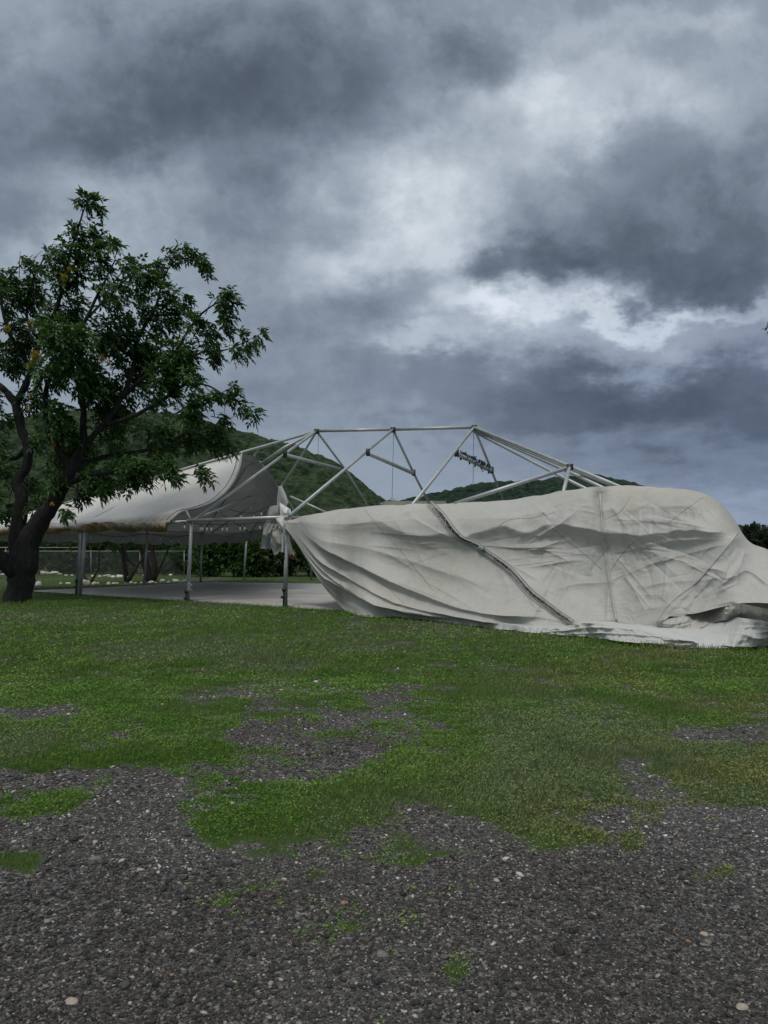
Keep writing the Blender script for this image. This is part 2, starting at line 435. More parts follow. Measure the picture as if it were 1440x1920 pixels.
# ------------------------------------------------------------------ grass / gravel map (ground positions)
BX = [-900, -300, 0, 150, 300, 360, 420, 520, 640, 700, 800, 900, 1000, 1100, 1150, 1200, 1300, 1440, 1800, 2600]
BY = [1430, 1460, 1468, 1465, 1450, 1570, 1590, 1590, 1570, 1530, 1512, 1520, 1520, 1500, 1470, 1440, 1500, 1545, 1560, 1560]
SPOTS = [ # px, py, rx, ry, amount (negative = gravel)
 (40, 1336, 110, 17, -1.6), (430, 1298, 100, 13, -1.3), (565, 1284, 70, 10, -1.4), (730, 1300, 60, 26, -1.7), (715, 1345, 110, 17, -1.1),
 (590, 1400, 165, 46, -2.1), (510, 1375, 60, 22, -1.2), (420, 1392, 60, 16, -.5), (620, 1440, 90, 26, -1.1), (330, 1480, 130, 60, -2.0),
 (120, 1452, 170, 26, -1.5), (250, 1540, 180, 50, -1.2), (490, 1450, 60, 22, -.9), (850, 1252, 45, 7, -.7), (1345, 1376, 120, 20, -1.7),
 (1420, 1385, 60, 14, -.8), (735, 1500, 60, 25, -.6), (790, 1545, 150, 30, -.5), (640, 1320, 60, 14, -.4), (1180, 1440, 30, 14, -.5),
 (930, 1472, 50, 8, -.4), (1100, 1470, 30, 8, -.3), (1180, 1560, 60, 30, -.8), (1360, 1590, 200, 40, -.9), (1240, 1470, 50, 20, -.9),
 (540, 1520, 200, 50, 1.3), (470, 1550, 110, 28, .8), (650, 1495, 100, 40, .6), (370, 1412, 65, 18, 1.4), (190, 1418, 140, 18, 1.2),
 (90, 1505, 95, 28, 1.9), (140, 1490, 70, 18, .9), (210, 1465, 45, 16, 1.0), (290, 1475, 36, 16, 1.0), (270, 1540, 26, 12, 1.4),
 (35, 1610, 50, 20, 2.3), (35, 1660, 30, 10, .9), (430, 1680, 46, 18, .9), (560, 1650, 26, 12, .8), (745, 1690, 34, 14, .9), (1170, 1850, 30, 12, .9), (850, 1838, 30, 26, .9), (1380, 1650, 50, 14, .8), (1045, 1562, 85, 26, 2.4), (950, 1520, 90, 12, .9), (1212, 1568, 42, 52, 2.2), (1100, 1510, 80, 12, .6),
 (1165, 1615, 20, 14, .7), (430, 1685, 42, 16, .8), (745, 1605, 66, 26, 1.2), (690, 1635, 40, 14, .45), (765, 1695, 30, 13, .55),
 (850, 1830, 28, 26, .6), (1180, 1850, 30, 14, .5), (1370, 1815, 24, 14, .4), (820, 1640, 20, 10, .4), (1130, 1515, 40, 12, .8),
 (30, 1680, 40, 12, .35), (570, 1655, 25, 10, .4), (1400, 1660, 50, 14, .3), (480, 1400, 70, 9, .4), (560, 1345, 120, 16, .3),
 (1430, 1500, 120, 40, .6), (1310, 1460, 60, 12, .5), (850, 1430, 150, 40, .4), (1010, 1440, 150, 40, .4)]
def grass_amount(X, Y):
    """-1 .. 1 ; > 0 grass.  X, Y ground coordinates (numpy)"""
    Y_ = np.maximum(Y, 0.6)
    px = CX + X / Y_ * F; py = HY + CH / Y_ * F
    py0 = py
    wx = (fbm(X * 1.3, Y * 1.3, 4, 11) - .5); wy = (fbm(X * 1.3 + 40, Y * 1.3, 4, 12) - .5)
    px = px + wx * 90 * 6 / (Y_ + 1); py = py + wy * 60 * (6 / (Y_ + 1)) * (py - HY) / 450
    base = np.clip((np.interp(px, BX, BY) - py) / 42.0, -.85, 1.0)
    s_ = base
    for (cx, cy, rx, ry, a) in SPOTS:
        q = ((px - cx) / rx) ** 2 + ((py - cy) / ry) ** 2
        s_ = s_ + a * np.exp(-q * 1.0)
    s_ = s_ + (fbm(X * 2.6, Y * 2.6, 3, 21, .7) - .5) * 2.6 + (fbm(X * 8, Y * 8, 3, 24, .7) - .5) * 2.6 + (fbm(X * .9, Y * .9, 3, 22) - .5) * 0.9
    s_ = s_ - .55 * sstep(1600, 1680, py0)
    s_ = np.where(Y < 1.7, -1, s_)
    return np.clip(s_, -1, 1)

# ------------------------------------------------------------------ ground sheet
def grade(a, b, n, p):
    return a + (b - a) * np.linspace(0, 1, n) ** p
xs = np.r_[-grade(9, 3500, 50, 3.2)[::-1], np.linspace(-9, 9, 300)[1:-1], grade(9, 3500, 50, 3.2)]
ys = np.r_[-grade(0, 3000, 30, 3)[::-1], np.linspace(0, 1.6, 6)[1:], np.linspace(1.6, 13, 240)[1:], grade(13, 5000, 90, 3.0)[1:]]
gx, gy = np.meshgrid(xs, ys)
def ground_h(X, Y):
    near = np.exp(-(Y / 60.0) ** 2)
    return (0.012 * (fbm(X * .7, Y * .7, 2, 5) - .5) + 0.03 * (fbm(X * .2, Y * .2, 2, 6) - .5)) * near
g_ = grass_amount(gx, gy)
gz = ground_h(gx, gy)
col = np.stack([np.clip(g_ * .5 + .5 + (fbm(gx * 7, gy * 7, 2, 23) - .5) * .5, 0, 1), g_ * 0, g_ * 0], -1).reshape(-1, 3)
m_, n, b = mat('ground_surface')
pos = n.geo()
gm = n.sep(n.attr('tint'))[0]
gm = n.m('ADD', gm, n.m('MULTIPLY', n.m('SUBTRACT', n.noise(pos, 18, 4, 0.6), 0.5), 0.5))
gmask = n.ramp(gm, [(0.52, 0.0), (0.80, 1.0)])
# gravel
v1 = n.voro(pos, 55); v2 = n.voro(pos, 120); v3 = n.voro(pos, 26)
def stonecol(v):
    r = n.sep(v.outputs['Color'])[0]
    return n.ramp(r, [(0.0, (.028, .027, .027)), (0.45, (.062, .060, .058)), (0.8, (.105, .10, .098)), (0.93, (.19, .18, .17)), (0.985, (.40, .38, .35))])
gcol = n.mix(0.5, stonecol(v1), stonecol(v2))
big = n.ramp(n.noise(pos, 0.7, 4, 0.6), [(0.35, 0.0), (0.65, 1.0)])
gcol = n.mix(1.0, gcol, n.mix(big, (.72, .68, .66), (1.12, 1.12, 1.15)), 'MULTIPLY')
h1 = n.m('SUBTRACT', 1.0, v1.outputs['Distance']); h2 = n.m('SUBTRACT', 1.0, v2.outputs['Distance'])
gh = n.m('ADD', n.m('MULTIPLY', h1, 0.6), n.m('MULTIPLY', h2, 0.3))
# turf soil and far turf
t1 = n.noise(pos, 3.0, 6, 0.7); t2 = n.noise(pos, 60.0, 4, 0.7); t3 = n.noise(pos, 0.25, 4, 0.6)
tcol = n.ramp(t1, [(0.3, (.036, .070, .014)), (0.7, (.076, .130, .028))])
tcol = n.mix(n.ramp(t3, [(0.4, 0.0), (0.6, 0.55)]), tcol, (.05, .062, .022))
tcol = n.mix(n.m('MULTIPLY', t2, 0.5), tcol, (.012, .022, .007))
c = n.mix(gmask, gcol, tcol)
n.put(b.inputs['Base Color'], c)
b.inputs['Roughness'].default_value = 0.92; b.inputs['Specular IOR Level'].default_value = 0.2
n.put(b.inputs['Normal'], n.bump(n.m('ADD', gh, n.m('MULTIPLY', t2, 0.3)), 0.9, 0.012))
M['ground'] = m_
mb = MB(); mb.grid(np.stack([gx, gy, gz], -1), col)
o = mb.build('ground', M['ground'], colattr=True, smooth=True); tag(o, kind='structure')

# ------------------------------------------------------------------ concrete slab
sl = [(-13.2, 27.9), (-1.09, 18.95), (6.5, 13.3), (10.5, 16.6), (3.6, 30.6), (-3.0, 33.6), (-8.1, 35.2), (-9.6, 33.6), (-11.4, 30.3)]
mb = MB()
top = np.array([(x, y, 0.045) for x, y in sl]); bot = top.copy(); bot[:, 2] = -0.15
k = len(sl)
mb.v = [np.concatenate([top, bot])]; mb.n = 2 * k; mb.c = [np.full((2 * k, 3), .5)]
mb.f = [('poly', list(range(k)))] + [('poly', [i, i + k, (i + 1) % k + k, (i + 1) % k]) for i in range(k)]
tag(mb.build('concrete_slab', M['concrete']), kind='structure')

# ------------------------------------------------------------------ hills
def hill(name, outline, dridge, dnear, dback, nx, ny, seed, bumpamp, m_):
    ox = np.array([p[0] for p in outline], float); oy = np.array([p[1] for p in outline], float)
    px = np.linspace(ox[0], ox[-1], nx)
    H = (HY - smooth_interp(px, ox, oy)) / F * dridge + CH
    t = np.linspace(0, 1.35, ny)[:, None]
    d = np.where(t < 1, dnear + (dridge - dnear) * t, dridge + (dback - dridge) * (t - 1) / .35)
    prof = np.where(t < 1, np.sin(np.clip(t, 0, 1) * math.pi / 2) ** 1.25, 1 - ((t - 1) / .35) ** 2)
    X = (px[None] - CX) / F * dridge * (0.55 + 0.45 * np.minimum(t, 1.0)) ** 0.6
    Y = d + 0 * X
    Z = H[None] * prof
    s = bumpamp
    lump = ridge(X / (4.6 * s), Y / (9.0 * s), seed, 1.0) * .5 + (1 - np.abs(2 * vnoise(X / (1.6 * s), Y / (3.0 * s), seed + 1) - 1)) * .35
    dome = 0
    for (cs, off_, am) in ((6.5 * s, 0, 1.0), (3.6 * s, 7.7, .6)):
        gx_, gy_ = X / cs + off_, Y / (cs * 1.3) + off_
        ix, iy = np.floor(gx_), np.floor(gy_); best = np.zeros_like(gx_)
        for ox_ in (-1, 0, 1):
            for oy_ in (-1, 0, 1):
                cx_ = ix + ox_ + _h(ix + ox_, iy + oy_, seed + 70); cy_ = iy + oy_ + _h(ix + ox_, iy + oy_, seed + 71)
                rr_ = .35 + .45 * _h(ix + ox_, iy + oy_, seed + 72); q2 = ((gx_ - cx_) ** 2 + (gy_ - cy_) ** 2) / rr_ ** 2
                best = np.maximum(best, np.sqrt(np.clip(1 - q2, 0, 1)) * rr_)
        dome = dome + best * cs * .55 * am
    gully = fbm(X / (26 * s), Y / (60 * s), 4, seed + 5) - .5
    Z = Z + ((lump - .45) * 1.4 * s + (dome - 1.6 * s) * .8) * np.minimum(1, prof * 5) + gully * 7 * s * prof * np.clip(1.0 - t ** 6, 0, 1)
    Z = Z - 0.6 * (1 - np.minimum(1, prof * 6)) - np.where(t > 1.2, (t - 1.2) * 400, 0)
    mb = MB(); mb.grid(np.stack([X, Y, Z], -1))
    o = mb.build(name, m_, smooth=True); tag(o, kind='structure')
def hill_mat(name, dark, mid, light, sc):
    m_, n, b = mat(name)
    pos = n.geo()
    mp = n.new('ShaderNodeMapping'); n.put(mp.inputs[0], pos); mp.inputs['Scale'].default_value = (1, .35, 1.6)
    p = mp.outputs[0]
    f = n.noise(p, 0.28 / sc, 8, 0.72)
    c = n.ramp(f, [(0.40, dark), (0.50, mid), (0.62, light)])
    g = n.noise(p, 0.03 / sc, 5, 0.6)
    c = n.mix(n.ramp(g, [(0.42, 0.0), (0.62, 0.35)]), c, light)
    v = n.voro(p, 0.16 / sc)
    spot = n.ramp(v.outputs['Distance'], [(0.05, 1.0), (0.085, 0.0)])
    sel = n.ramp(n.sep(v.outputs['Color'])[0], [(0.90, 0.0), (0.91, 1.0)])
    c = n.mix(n.m('MULTIPLY', n.m('MULTIPLY', spot, sel), 0.55), c, (.17, .20, .16))
    n.put(b.inputs['Base Color'], c); b.inputs['Roughness'].default_value = 0.95; b.inputs['Specular IOR Level'].default_value = 0.05
    n.put(b.inputs['Normal'], n.bump(f, 1.0, 3.0 * sc))
    return m_
M['hillL'] = hill_mat('scrub_slope', (.010, .020, .012), (.036, .060, .031), (.082, .116, .060), 0.8)
M['hillR'] = hill_mat('scrub_slope_far', (.008, .018, .014), (.022, .042, .030), (.050, .080, .050), 1.6)
hill('hillside', [(-700, 900), (-350, 850), (-100, 832), (0, 826), (60, 819), (150, 803), (230, 793), (320, 793), (400, 803), (450, 818), (500, 834), (560, 858),
      (610, 876), (650, 893), (680, 916), (705, 936), (730, 958), (770, 1000), (800, 1032)], 300, 110, 520, 760, 420, 31, 1.0, M['hillL'])
hill('distant_hill', [(560, 1030), (640, 990), (700, 955), (760, 944), (810, 936), (850, 926), (890, 917), (930, 913), (1000, 907), (1070, 903), (1120, 907), (1180, 922), (1250, 955),
      (1320, 990), (1380, 1015), (1440, 1024), (1520, 1032)], 800, 420, 1300, 620, 240, 57, 2.0, M['hillR'])

# ------------------------------------------------------------------ far building
o = empty('bungalow', W(750, 1032, 95) * [1, 1, 0], label='low olive roofed building far off in the dip between the two hills', cat='building')
hb = W(755, 950, 95)
base = hb * [1, 1, 0]
mb = MB(); mb.box(base + [1.5, 0, 3.0], (7.6, 6, 6.0)); mb.build('wall', M['house'], o)
mb = MB()
z0, z1 = 6.0, 7.9
x0, x1 = base[0] - 2.9, base[0] + 6.0
v = [(x0, 91.4, z0), (x1, 91.4, z0), (x1, 98.6, z0), (x0, 98.6, z0), (x0 + .7, 95, z1), (x1 - .5, 95, z1)]
mb.v = [np.array(v, float)]; mb.n = 6; mb.c = [np.full((6, 3), .5)]
mb.f = [('poly', [0, 1, 5, 4]), ('poly', [1, 2, 5]), ('poly', [2, 3, 4, 5]), ('poly', [3, 0, 4]), ('poly', [3, 2, 1, 0])]
mb.build('roof', M['roofm'], o)
for wx in (-1.2, 1.4, 3.8):
    mb = MB(); mb.box(base + [wx, -3.03, 4.2], (1.1, .06, 1.3)); mb.build('window', M['window'], o)

# ------------------------------------------------------------------ leaves
def leaf_quads(mb, C, Dv, Nv, L, Wd, shade):
    """rhombic leaflets: base C, direction D, normal N"""
    Sd = np.cross(Dv, Nv); Sd /= (np.linalg.norm(Sd, axis=1)[:, None] + 1e-9)
    a = C; tip = C + Dv * L[:, None] - Nv * (L * .18)[:, None]
    mid = C + Dv * (L * .45)[:, None] + Nv * (L * .05)[:, None]
    l = mid + Sd * Wd[:, None] * .5; r = mid - Sd * Wd[:, None] * .5
    n_ = len(C)
    V = np.stack([a, l, tip, r], 1).reshape(-1, 3)
    i = np.arange(n_)[:, None] * 4
    Fq = (i + np.array([0, 1, 2, 3]))
    tri = np.concatenate([i + np.array([0, 1, 2]), i + np.array([0, 2, 3])], 0)
    c = np.repeat(np.stack([shade, rng.random(n_), rng.random(n_)], 1), 4, axis=0)
    mb.add(V, tri, c)
def norm(a): return a / (np.linalg.norm(a, axis=-1, keepdims=True) + 1e-9)
def sprays(mb, P0, dirs, L, pairs, ll, lw, droop=.5, shade=None):
    """pinnate sprays: stems starting at P0 pointing along dirs, leaflets hanging along both sides"""
    n_ = len(P0)
    if shade is None: shade = np.clip(rng.normal(.4, .25, n_), 0, 1)
    dirs = norm(dirs)
    side = norm(np.cross(dirs, np.array([0, 0, 1.0]) + rng.normal(0, .25, (n_, 3))))
    upv = norm(np.cross(side, dirs))
    for k in range(pairs):
        t = (k + .6) / pairs
        p = P0 + dirs * (L * t)[:, None]; p[:, 2] -= droop * L * t * t * .6
        for sg in (-1, 1):
            jit = rng.normal(0, .28, (n_, 3))
            dv = norm(side * sg * .75 + dirs * .55 + np.array([0, 0, -.45 * droop]) + jit)
            nv = norm(upv + rng.normal(0, .35, (n_, 3)))
            l_ = ll * (1 - .35 * abs(t - .45)) * rng.uniform(.75, 1.2, n_)
            leaf_quads(mb, p, dv, nv, l_, lw * rng.uniform(.8, 1.2, n_), np.clip(shade + rng.normal(0, .12, n_), 0, 1))
    p = P0 + dirs * L[:, None]; p[:, 2] -= droop * L * .6
    leaf_quads(mb, p, norm(dirs + np.array([0, 0, -.4 * droop])), upv, np.full(n_, ll), np.full(n_, lw), shade)

# ------------------------------------------------------------------ the big tree
TD = 22.3
tree = empty('flowering_tree', G(35, 1128) * [1, 1, 0], label='big dark leaning tree with yellow blossoms and wind-blown leaves beside the tent', cat='tree')
limbs = [ # list of (px, py, depth offset, radius px)
 [(35, 1131, 0, 24), (37, 1095, 0, 23), (44, 1055, 0, 25), (54, 1018, 0, 21), (75, 978, -.1, 16), (97, 948, -.2, 14), (118, 912, -.3, 12), (132, 880, -.3, 11), (150, 840, -.3, 8), (158, 800, -.2, 6.5), (150, 740, 0, 5)],
 [(36, 1050, .1, 18), (33, 1000, .2, 15), (38, 960, .2, 13), (40, 925, .2, 10.5), (33, 905, .2, 10), (50, 875, .3, 9), (52, 840, .3, 8.5), (40, 805, .4, 8), (28, 760, .5, 8), (15, 735, .6, 7)],
 [(30, 1072, -.1, 17), (12, 1056, -.3, 16), (-8, 1042, -.5, 15), (-40, 1020, -.8, 13), (-90, 980, -1, 10), (-140, 900, -1.2, 7), (-160, 800, -1.2, 4)],
 [(28, 760, .5, 7), (48, 722, .5, 6), (60, 690, .4, 5), (75, 640, .3, 4.5), (100, 590, .2, 4), (118, 540, .1, 3), (130, 480, 0, 2.2), (150, 415, 0, 1.6), (163, 378, 0, 1)],
 [(15, 735, .6, 6), (0, 722, .6, 6), (-50, 700, .7, 5), (-110, 640, .8, 4), (-130, 560, .8, 3)],
 [(60, 690, .4, 4.5), (30, 650, .4, 4), (10, 600, .3, 3), (5, 540, .3, 2), (35, 500, .3, 1.2)],
 [(132, 880, -.3, 9), (112, 850, -.5, 7), (95, 820, -.7, 6), (85, 780, -.9, 5), (90, 720, -1, 4), (130, 660, -1.1, 3.5), (160, 600, -1.2, 3), (190, 540, -1.2, 2), (215, 490, -1.2, 1.2)],
 [(150, 840, -.3, 6), (190, 800, -.2, 5), (225, 750, 0, 5), (250, 690, .2, 4.2), (260, 630, .4, 3.6), (290, 580, .6, 2.6), (305, 530, .7, 1.8), (325, 490, .7, 1.2), (370, 482, .7, .8)],
 [(190, 800, -.2, 4.5), (250, 780, -.5, 4), (310, 745, -.8, 3.2), (350, 720, -1, 2.6), (380, 720, -1, 1.8), (420, 740, -1, 1.2), (470, 765, -1, .8)],
 [(225, 750, 0, 4), (280, 700, -.3, 3.4), (330, 660, -.6, 2.8), (360, 610, -.8, 2.2), (395, 575, -.9, 1.5), (435, 555, -1, .8)],
 [(280, 700, -.3, 3), (330, 690, .2, 2.4), (380, 660, .5, 1.8), (430, 655, .7, 1.2), (470, 635, .8, .7), (492, 625, .8, .5)],
 [(132, 880, -.3, 7), (180, 860, .3, 5), (240, 850, .7, 4), (300, 840, .9, 3), (360, 825, 1, 2.2), (410, 815, 1, 1.2)],
 [(118, 912, -.3, 6), (170, 890, -.8, 4), (230, 885, -1.1, 3), (290, 880, -1.3, 2), (330, 890, -1.4, 1.1), (385, 889, -1.4, .5)],
 [(160, 600, -1.2, 2.4), (200, 560, -.6, 2), (240, 520, -.4, 1.5), (262, 495, -.3, 1)],
 [(75, 640, .3, 3.5), (50, 590, .9, 2.6), (60, 530, 1.1, 2), (85, 480, 1.2, 1), (100, 458, 1.2, .5)],
 [(52, 840, .3, 6), (25, 860, .9, 4), (-10, 850, 1.1, 3), (-60, 830, 1.2, 2)],
]
wood = MB(); skel = []
for L_ in limbs:
    pts = np.array([W(p[0], p[1], TD + p[2]) for p in L_]); rad = np.array([p[3] * 1.0 / F * TD for p in L_])
    if L_ is limbs[0]: pts[0][2] = -0.15
    k_ = max(14, len(L_) * 4)
    sp = spline(np.c_[pts, rad], k_)
    wob = np.stack([fbm(sp[:, 2] * 1.7 + i * 9, sp[:, 0] * 1.7, 3, 40 + i) - .5 for i in range(3)], 1)
    q = sp[:, :3] + wob * (np.minimum(sp[:, 3:4], .1) * .6 + .03)
    wood.tube(q, np.maximum(sp[:, 3] * (0.92 + .2 * rng.random(k_)), .006), 12 if rad[0] > .15 else 7)
    skel.append(np.c_[q, sp[:, 3]])
skelA = np.concatenate([s_[3:] for s_ in skel]); skelA = skelA[skelA[:, 3] < .16]
BL = [ # px, py, r, extra depth, density
 (157, 370, 9), (168, 378, 8), (180, 380, 7), (188, 388, 5), (163, 416, 8), (141, 430, 11), (150, 445, 8), (178, 436, 13), (188, 450, 10), (208, 450, 5), (218, 457, 5), (118, 466, 19), (140, 470, 10), (158, 466, 12), (100, 484, 15),
 (184, 466, 8), (14, 512, 13), (58, 506, 16), (46, 484, 5), (10, 560, 26), (55, 552, 30), (105, 520, 17), (128, 505, 22), (180, 500, 17), (186, 555, 26), (128, 575, 30),
 (215, 540, 26), (262, 515, 26), (290, 505, 10), (250, 570, 32), (308, 545, 16), (300, 500, 10), (320, 480, 10), (345, 472, 12), (368, 480, 11), (382, 492, 9), (388, 508, 5), (240, 490, 4), (248, 496, 4), (232, 500, 5),
 (320, 570, 18), (345, 560, 9), (300, 600, 28), (356, 602, 16), (378, 600, 8), (420, 566, 14), (436, 560, 9), (426, 548, 8), (422, 590, 9), (424, 612, 7), (398, 622, 12), (384, 645, 16), (408, 660, 8),
 (454, 620, 5), (492, 625, 7), (440, 655, 10), (462, 658, 8), (476, 645, 6), (400, 672, 7), (200, 620, 42), (120, 650, 42), (42, 620, 30), (20, 670, 26), (88, 600, 22), (270, 650, 36), (330, 668, 30),
 (160, 715, 42), (236, 715, 40), (305, 710, 30), (358, 706, 14), (400, 740, 11), (430, 745, 10), (458, 760, 8), (478, 772, 9), (420, 782, 6), (440, 728, 6), (350, 768, 20), (376, 745, 12), (282, 780, 34), (200, 785, 42), (118, 780, 34), (60, 745, 18), (90, 700, 24),
 (140, 835, 30), (220, 838, 36), (298, 826, 28), (356, 812, 26), (398, 822, 20), (428, 838, 11), (408, 800, 11), (250, 880, 24), (180, 888, 26), (320, 882, 10), (305, 868, 14), (240, 904, 12), (334, 892, 6), (374, 882, 5), (390, 890, 5),
 (150, 926, 12), (196, 912, 12), (125, 955, 9), (64, 945, 8), (108, 900, 16), (10, 785, 10), (14, 880, 14), (60, 900, 12), (16, 958, 12), (90, 930, 12), (70, 820, 14), (100, 860, 16), (5, 830, 8),
 (-40, 540, 40), (-60, 640, 45), (-120, 600, 50), (-50, 740, 35), (-120, 720, 45), (-60, 860, 40), (-140, 820, 40), (-170, 680, 50), (-40, 930, 25), (-110, 520, 35)]
cr = MB(); twig = MB(); nsp = 0
for (px, py, r) in BL:
    rr = r / F * TD
    ex = rng.normal(0, 1.0) * (1.5 if r > 25 else .35)
    ntot = int(8 + (rr / .2) ** 2 * ((25 if py > 600 else 16) if r > 16 else 13))
    c0 = W(px, py, TD)
    dsk = np.linalg.norm((skelA[:, [0, 2]] - c0[[0, 2]]), axis=1)
    near = skelA[np.argmin(dsk)]
    cen = W(px, py, near[1] + ex * .6)
    # feeder branch
    mid = (near[:3] + cen) / 2 + rng.normal(0, .08, 3)
    if np.linalg.norm(near[:3] - cen) > .15:
        q = spline(np.array([near[:3], mid, cen]), 6)
        twig.tube(q, np.linspace(min(near[3] * .6, .03), .006, 6), 5, caps=False)
    dp = np.array([rr, max(rr * 1.5, .3), rr])
    dd = norm(rng.normal(0, 1, (ntot, 3))); rad = rng.random(ntot) ** (1 / 2.0)
    P0 = cen + dd * rad[:, None] * dp * .95
    # thin out through clumpy noise so that sky shows
    keep = fbm(P0[:, 0] * 1.9 + 50, P0[:, 2] * 1.9 + P0[:, 1] * .6, 3, 77) > (.36 if r > 25 else .22)
    P0 = P0[keep]; dd = dd[keep]; n_ = len(P0)
    if n_ == 0: continue
    dirs = norm(dd * .7 + np.array([.75, -.1, -.15]) + rng.normal(0, .35, (n_, 3)))
    L = rng.uniform(.20, .36, n_) * (1.0 if r > 12 else .8)
    if r <= 14: P0[:, 0] -= .08
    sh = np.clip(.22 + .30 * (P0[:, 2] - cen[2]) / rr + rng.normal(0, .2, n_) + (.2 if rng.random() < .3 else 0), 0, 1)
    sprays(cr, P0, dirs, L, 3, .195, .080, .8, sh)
    for j in range(0, n_, 6):
        twig.tube(np.array([cen + (P0[j] - cen) * .2, P0[j], P0[j] + dirs[j] * L[j]]), [.008, .005, .003], 3, caps=False)
    nsp += n_
# bare twigs at the top and hanging vines
for L_ in ([(75, 500), (85, 475), (103, 452)], [(62, 500), (68, 480), (80, 470)], [(36, 520), (37, 490), (38, 470)], [(52, 600), (60, 640), (75, 660), (76, 690)], [(140, 610), (147, 660), (165, 690), (175, 690), (190, 700)],
           [(62, 700), (70, 740), (85, 762), (105, 762)], [(138, 605), (142, 640), (150, 670), (160, 680)], [(170, 690), (190, 690), (205, 700)], [(160, 785), (175, 790), (182, 808)], [(10, 790), (2, 800), (-4, 815)], [(385, 590), (400, 562), (420, 556)],
           [(395, 780), (420, 785), (455, 777)]):
    pts = np.array([W(p[0], p[1], TD - 1.2) for p in L_]); twig.tube(spline(pts, 9), np.linspace(.014, .005, 9), 4, caps=False)
wood.build('trunk', M['bark'], tree, smooth=True)
twig.build('branches', M['bark2'], tree)
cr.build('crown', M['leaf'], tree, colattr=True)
def blossom(px, py, r, d, n_, parent):
    mb = MB(); rr = r / F * d; c = W(px, py, d)
    P0 = c + norm(rng.normal(0, 1, (n_, 3))) * rng.random((n_, 1)) ** .5 * np.array([rr * .75, rr, rr * 1.1])
    dv = norm(rng.normal(0, 1, (n_, 3)) + [0, -.4, -.3]); nv = norm(rng.normal(0, 1, (n_, 3)))
    leaf_quads(mb, P0, dv, nv, np.full(n_, .055), np.full(n_, .045), rng.random(n_))
    mb.build('blossom_cluster', M['flower'], parent, colattr=True)
for (px, py, r, n_) in [(67, 668, 11, 260), (76, 676, 10, 200), (57, 684, 8, 110), (14, 616, 7, 60), (58, 604, 6, 45), (152, 652, 7, 50), (192, 672, 8, 70), (160, 640, 5, 30), (100, 832, 6, 50), (97, 812, 5, 30),
                        (120, 520, 7, 60), (130, 505, 5, 30), (60, 740, 5, 20), (205, 680, 5, 30), (52, 765, 6, 25), (110, 590, 4, 15), (98, 945, 4, 16), (336, 640, 4, 12)]:
    blossom(px, py, r, TD - 1.3, n_, tree)

# ------------------------------------------------------------------ tree whose branch tips enter at the right edge
t2 = empty('street_tree', (13.2, 18, 0), label='leafy branch tips poking in at the right edge of the photo high above the grass', cat='tree')
mb = MB(); q = spline(np.array([(13.2, 18, -.1), (13.3, 18, 1.8), (12.9, 18.1, 3.4), (12.5, 18, 5.2), (12.2, 18, 7.2)]), 14); mb.tube(q, np.linspace(.2, .05, 14), 9)
for e in [(10.4, 17.9, 6.9), (11.2, 18.8, 7.9), (14.6, 17.4, 7.2), (13.2, 17, 8.4), (10.1, 18.0, 7.0)]:
    mb.tube(spline(np.array([(12.7, 18, 4.6), (np.array([12.5, 18, 5.6]) + e) / 2, e]), 8), np.linspace(.06, .012, 8), 5)
mb.build('trunk', M['bark'], t2, smooth=True)
mb = MB()
for (c, rr, n_) in [((11.6, 18, 7.0), 1.35, 420), ((12.8, 18.3, 8.2), 1.5, 380), ((14.3, 17.7, 7.3), 1.5, 300), ((12.8, 17.2, 6.5), 1.2, 220), ((9.62, 18.0, 7.12), .26, 22), ((9.72, 18, 6.75), .2, 12)]:
    dd = norm(rng.normal(0, 1, (n_, 3))); P0 = np.array(c) + dd * (rng.random((n_, 1)) ** .45) * rr
    P0 = P0[P0[:, 0] > 9.32] if rr < 1 else P0[P0[:, 0] > 10.0]
    n2_ = len(P0); sprays(mb, P0, norm(rng.normal(0, 1, (n2_, 3)) + [0.1, 0, -.3]), rng.uniform(.15, .3, n2_), 4, .11, .045, .6)
mb.build('crown', M['leaf'], t2, colattr=True)

# ------------------------------------------------------------------ shrubs of the hedge, trees behind
def shrub_mesh(name_, seed, w_, h_, n_, ll):
    r2 = np.random.default_rng(seed)
    mb = MB()
    blobs = [(r2.uniform(-w_ * .42, w_ * .42), r2.uniform(-.5, .5), r2.uniform(h_ * .15, h_ * .82), r2.uniform(.4, .75)) for _ in range(16)]
    for (x, y, z, r_) in blobs:
        k_ = int(n_ / 16)
        dd = norm(r2.normal(0, 1, (k_, 3))); P0 = np.array([x, y, z]) + dd * (r2.random((k_, 1)) ** .4) * r_ * np.array([1.1, 1, .85])
        P0[:, 2] = np.abs(P0[:, 2])
        sprays(mb, P0, norm(dd + r2.normal(0, .5, (k_, 3)) + [0, -.2, .1]), r2.uniform(.15, .3, k_), 2, ll, ll * .5, .4, np.clip(r2.normal(.35, .28, k_), 0, 1))
    st = MB()
    for k_ in range(5):
        e = blobs[k_]; st.tube(spline(np.array([(r2.uniform(-.2, .2), 0, -.05), (e[0] * .4, e[1] * .4, e[2] * .5), e[:3]]), 6), np.linspace(.05, .015, 6), 5)
    return mb, st
shr = []
for i, (w_, h_, n_) in enumerate([(3.4, 2.6, 1500), (3.0, 3.1, 1500), (3.8, 2.3, 1500)]):
    root = empty('hedge_shrub', (0, 0, 0)); a_, s_ = shrub_mesh('s', 100 + i, w_, h_, n_, .17)
    a_.build('foliage', M['hedge'], root, colattr=True); s_.build('stem', M['bark2'], root)
    shr.append(root)
def copy_tree(o, parent=None):
    c = o.copy(); COL.objects.link(c); c.parent = parent
    for ch in [x for x in bpy.data.objects if x.parent == o]: copy_tree(ch, c)
    return c
used = [False] * 3
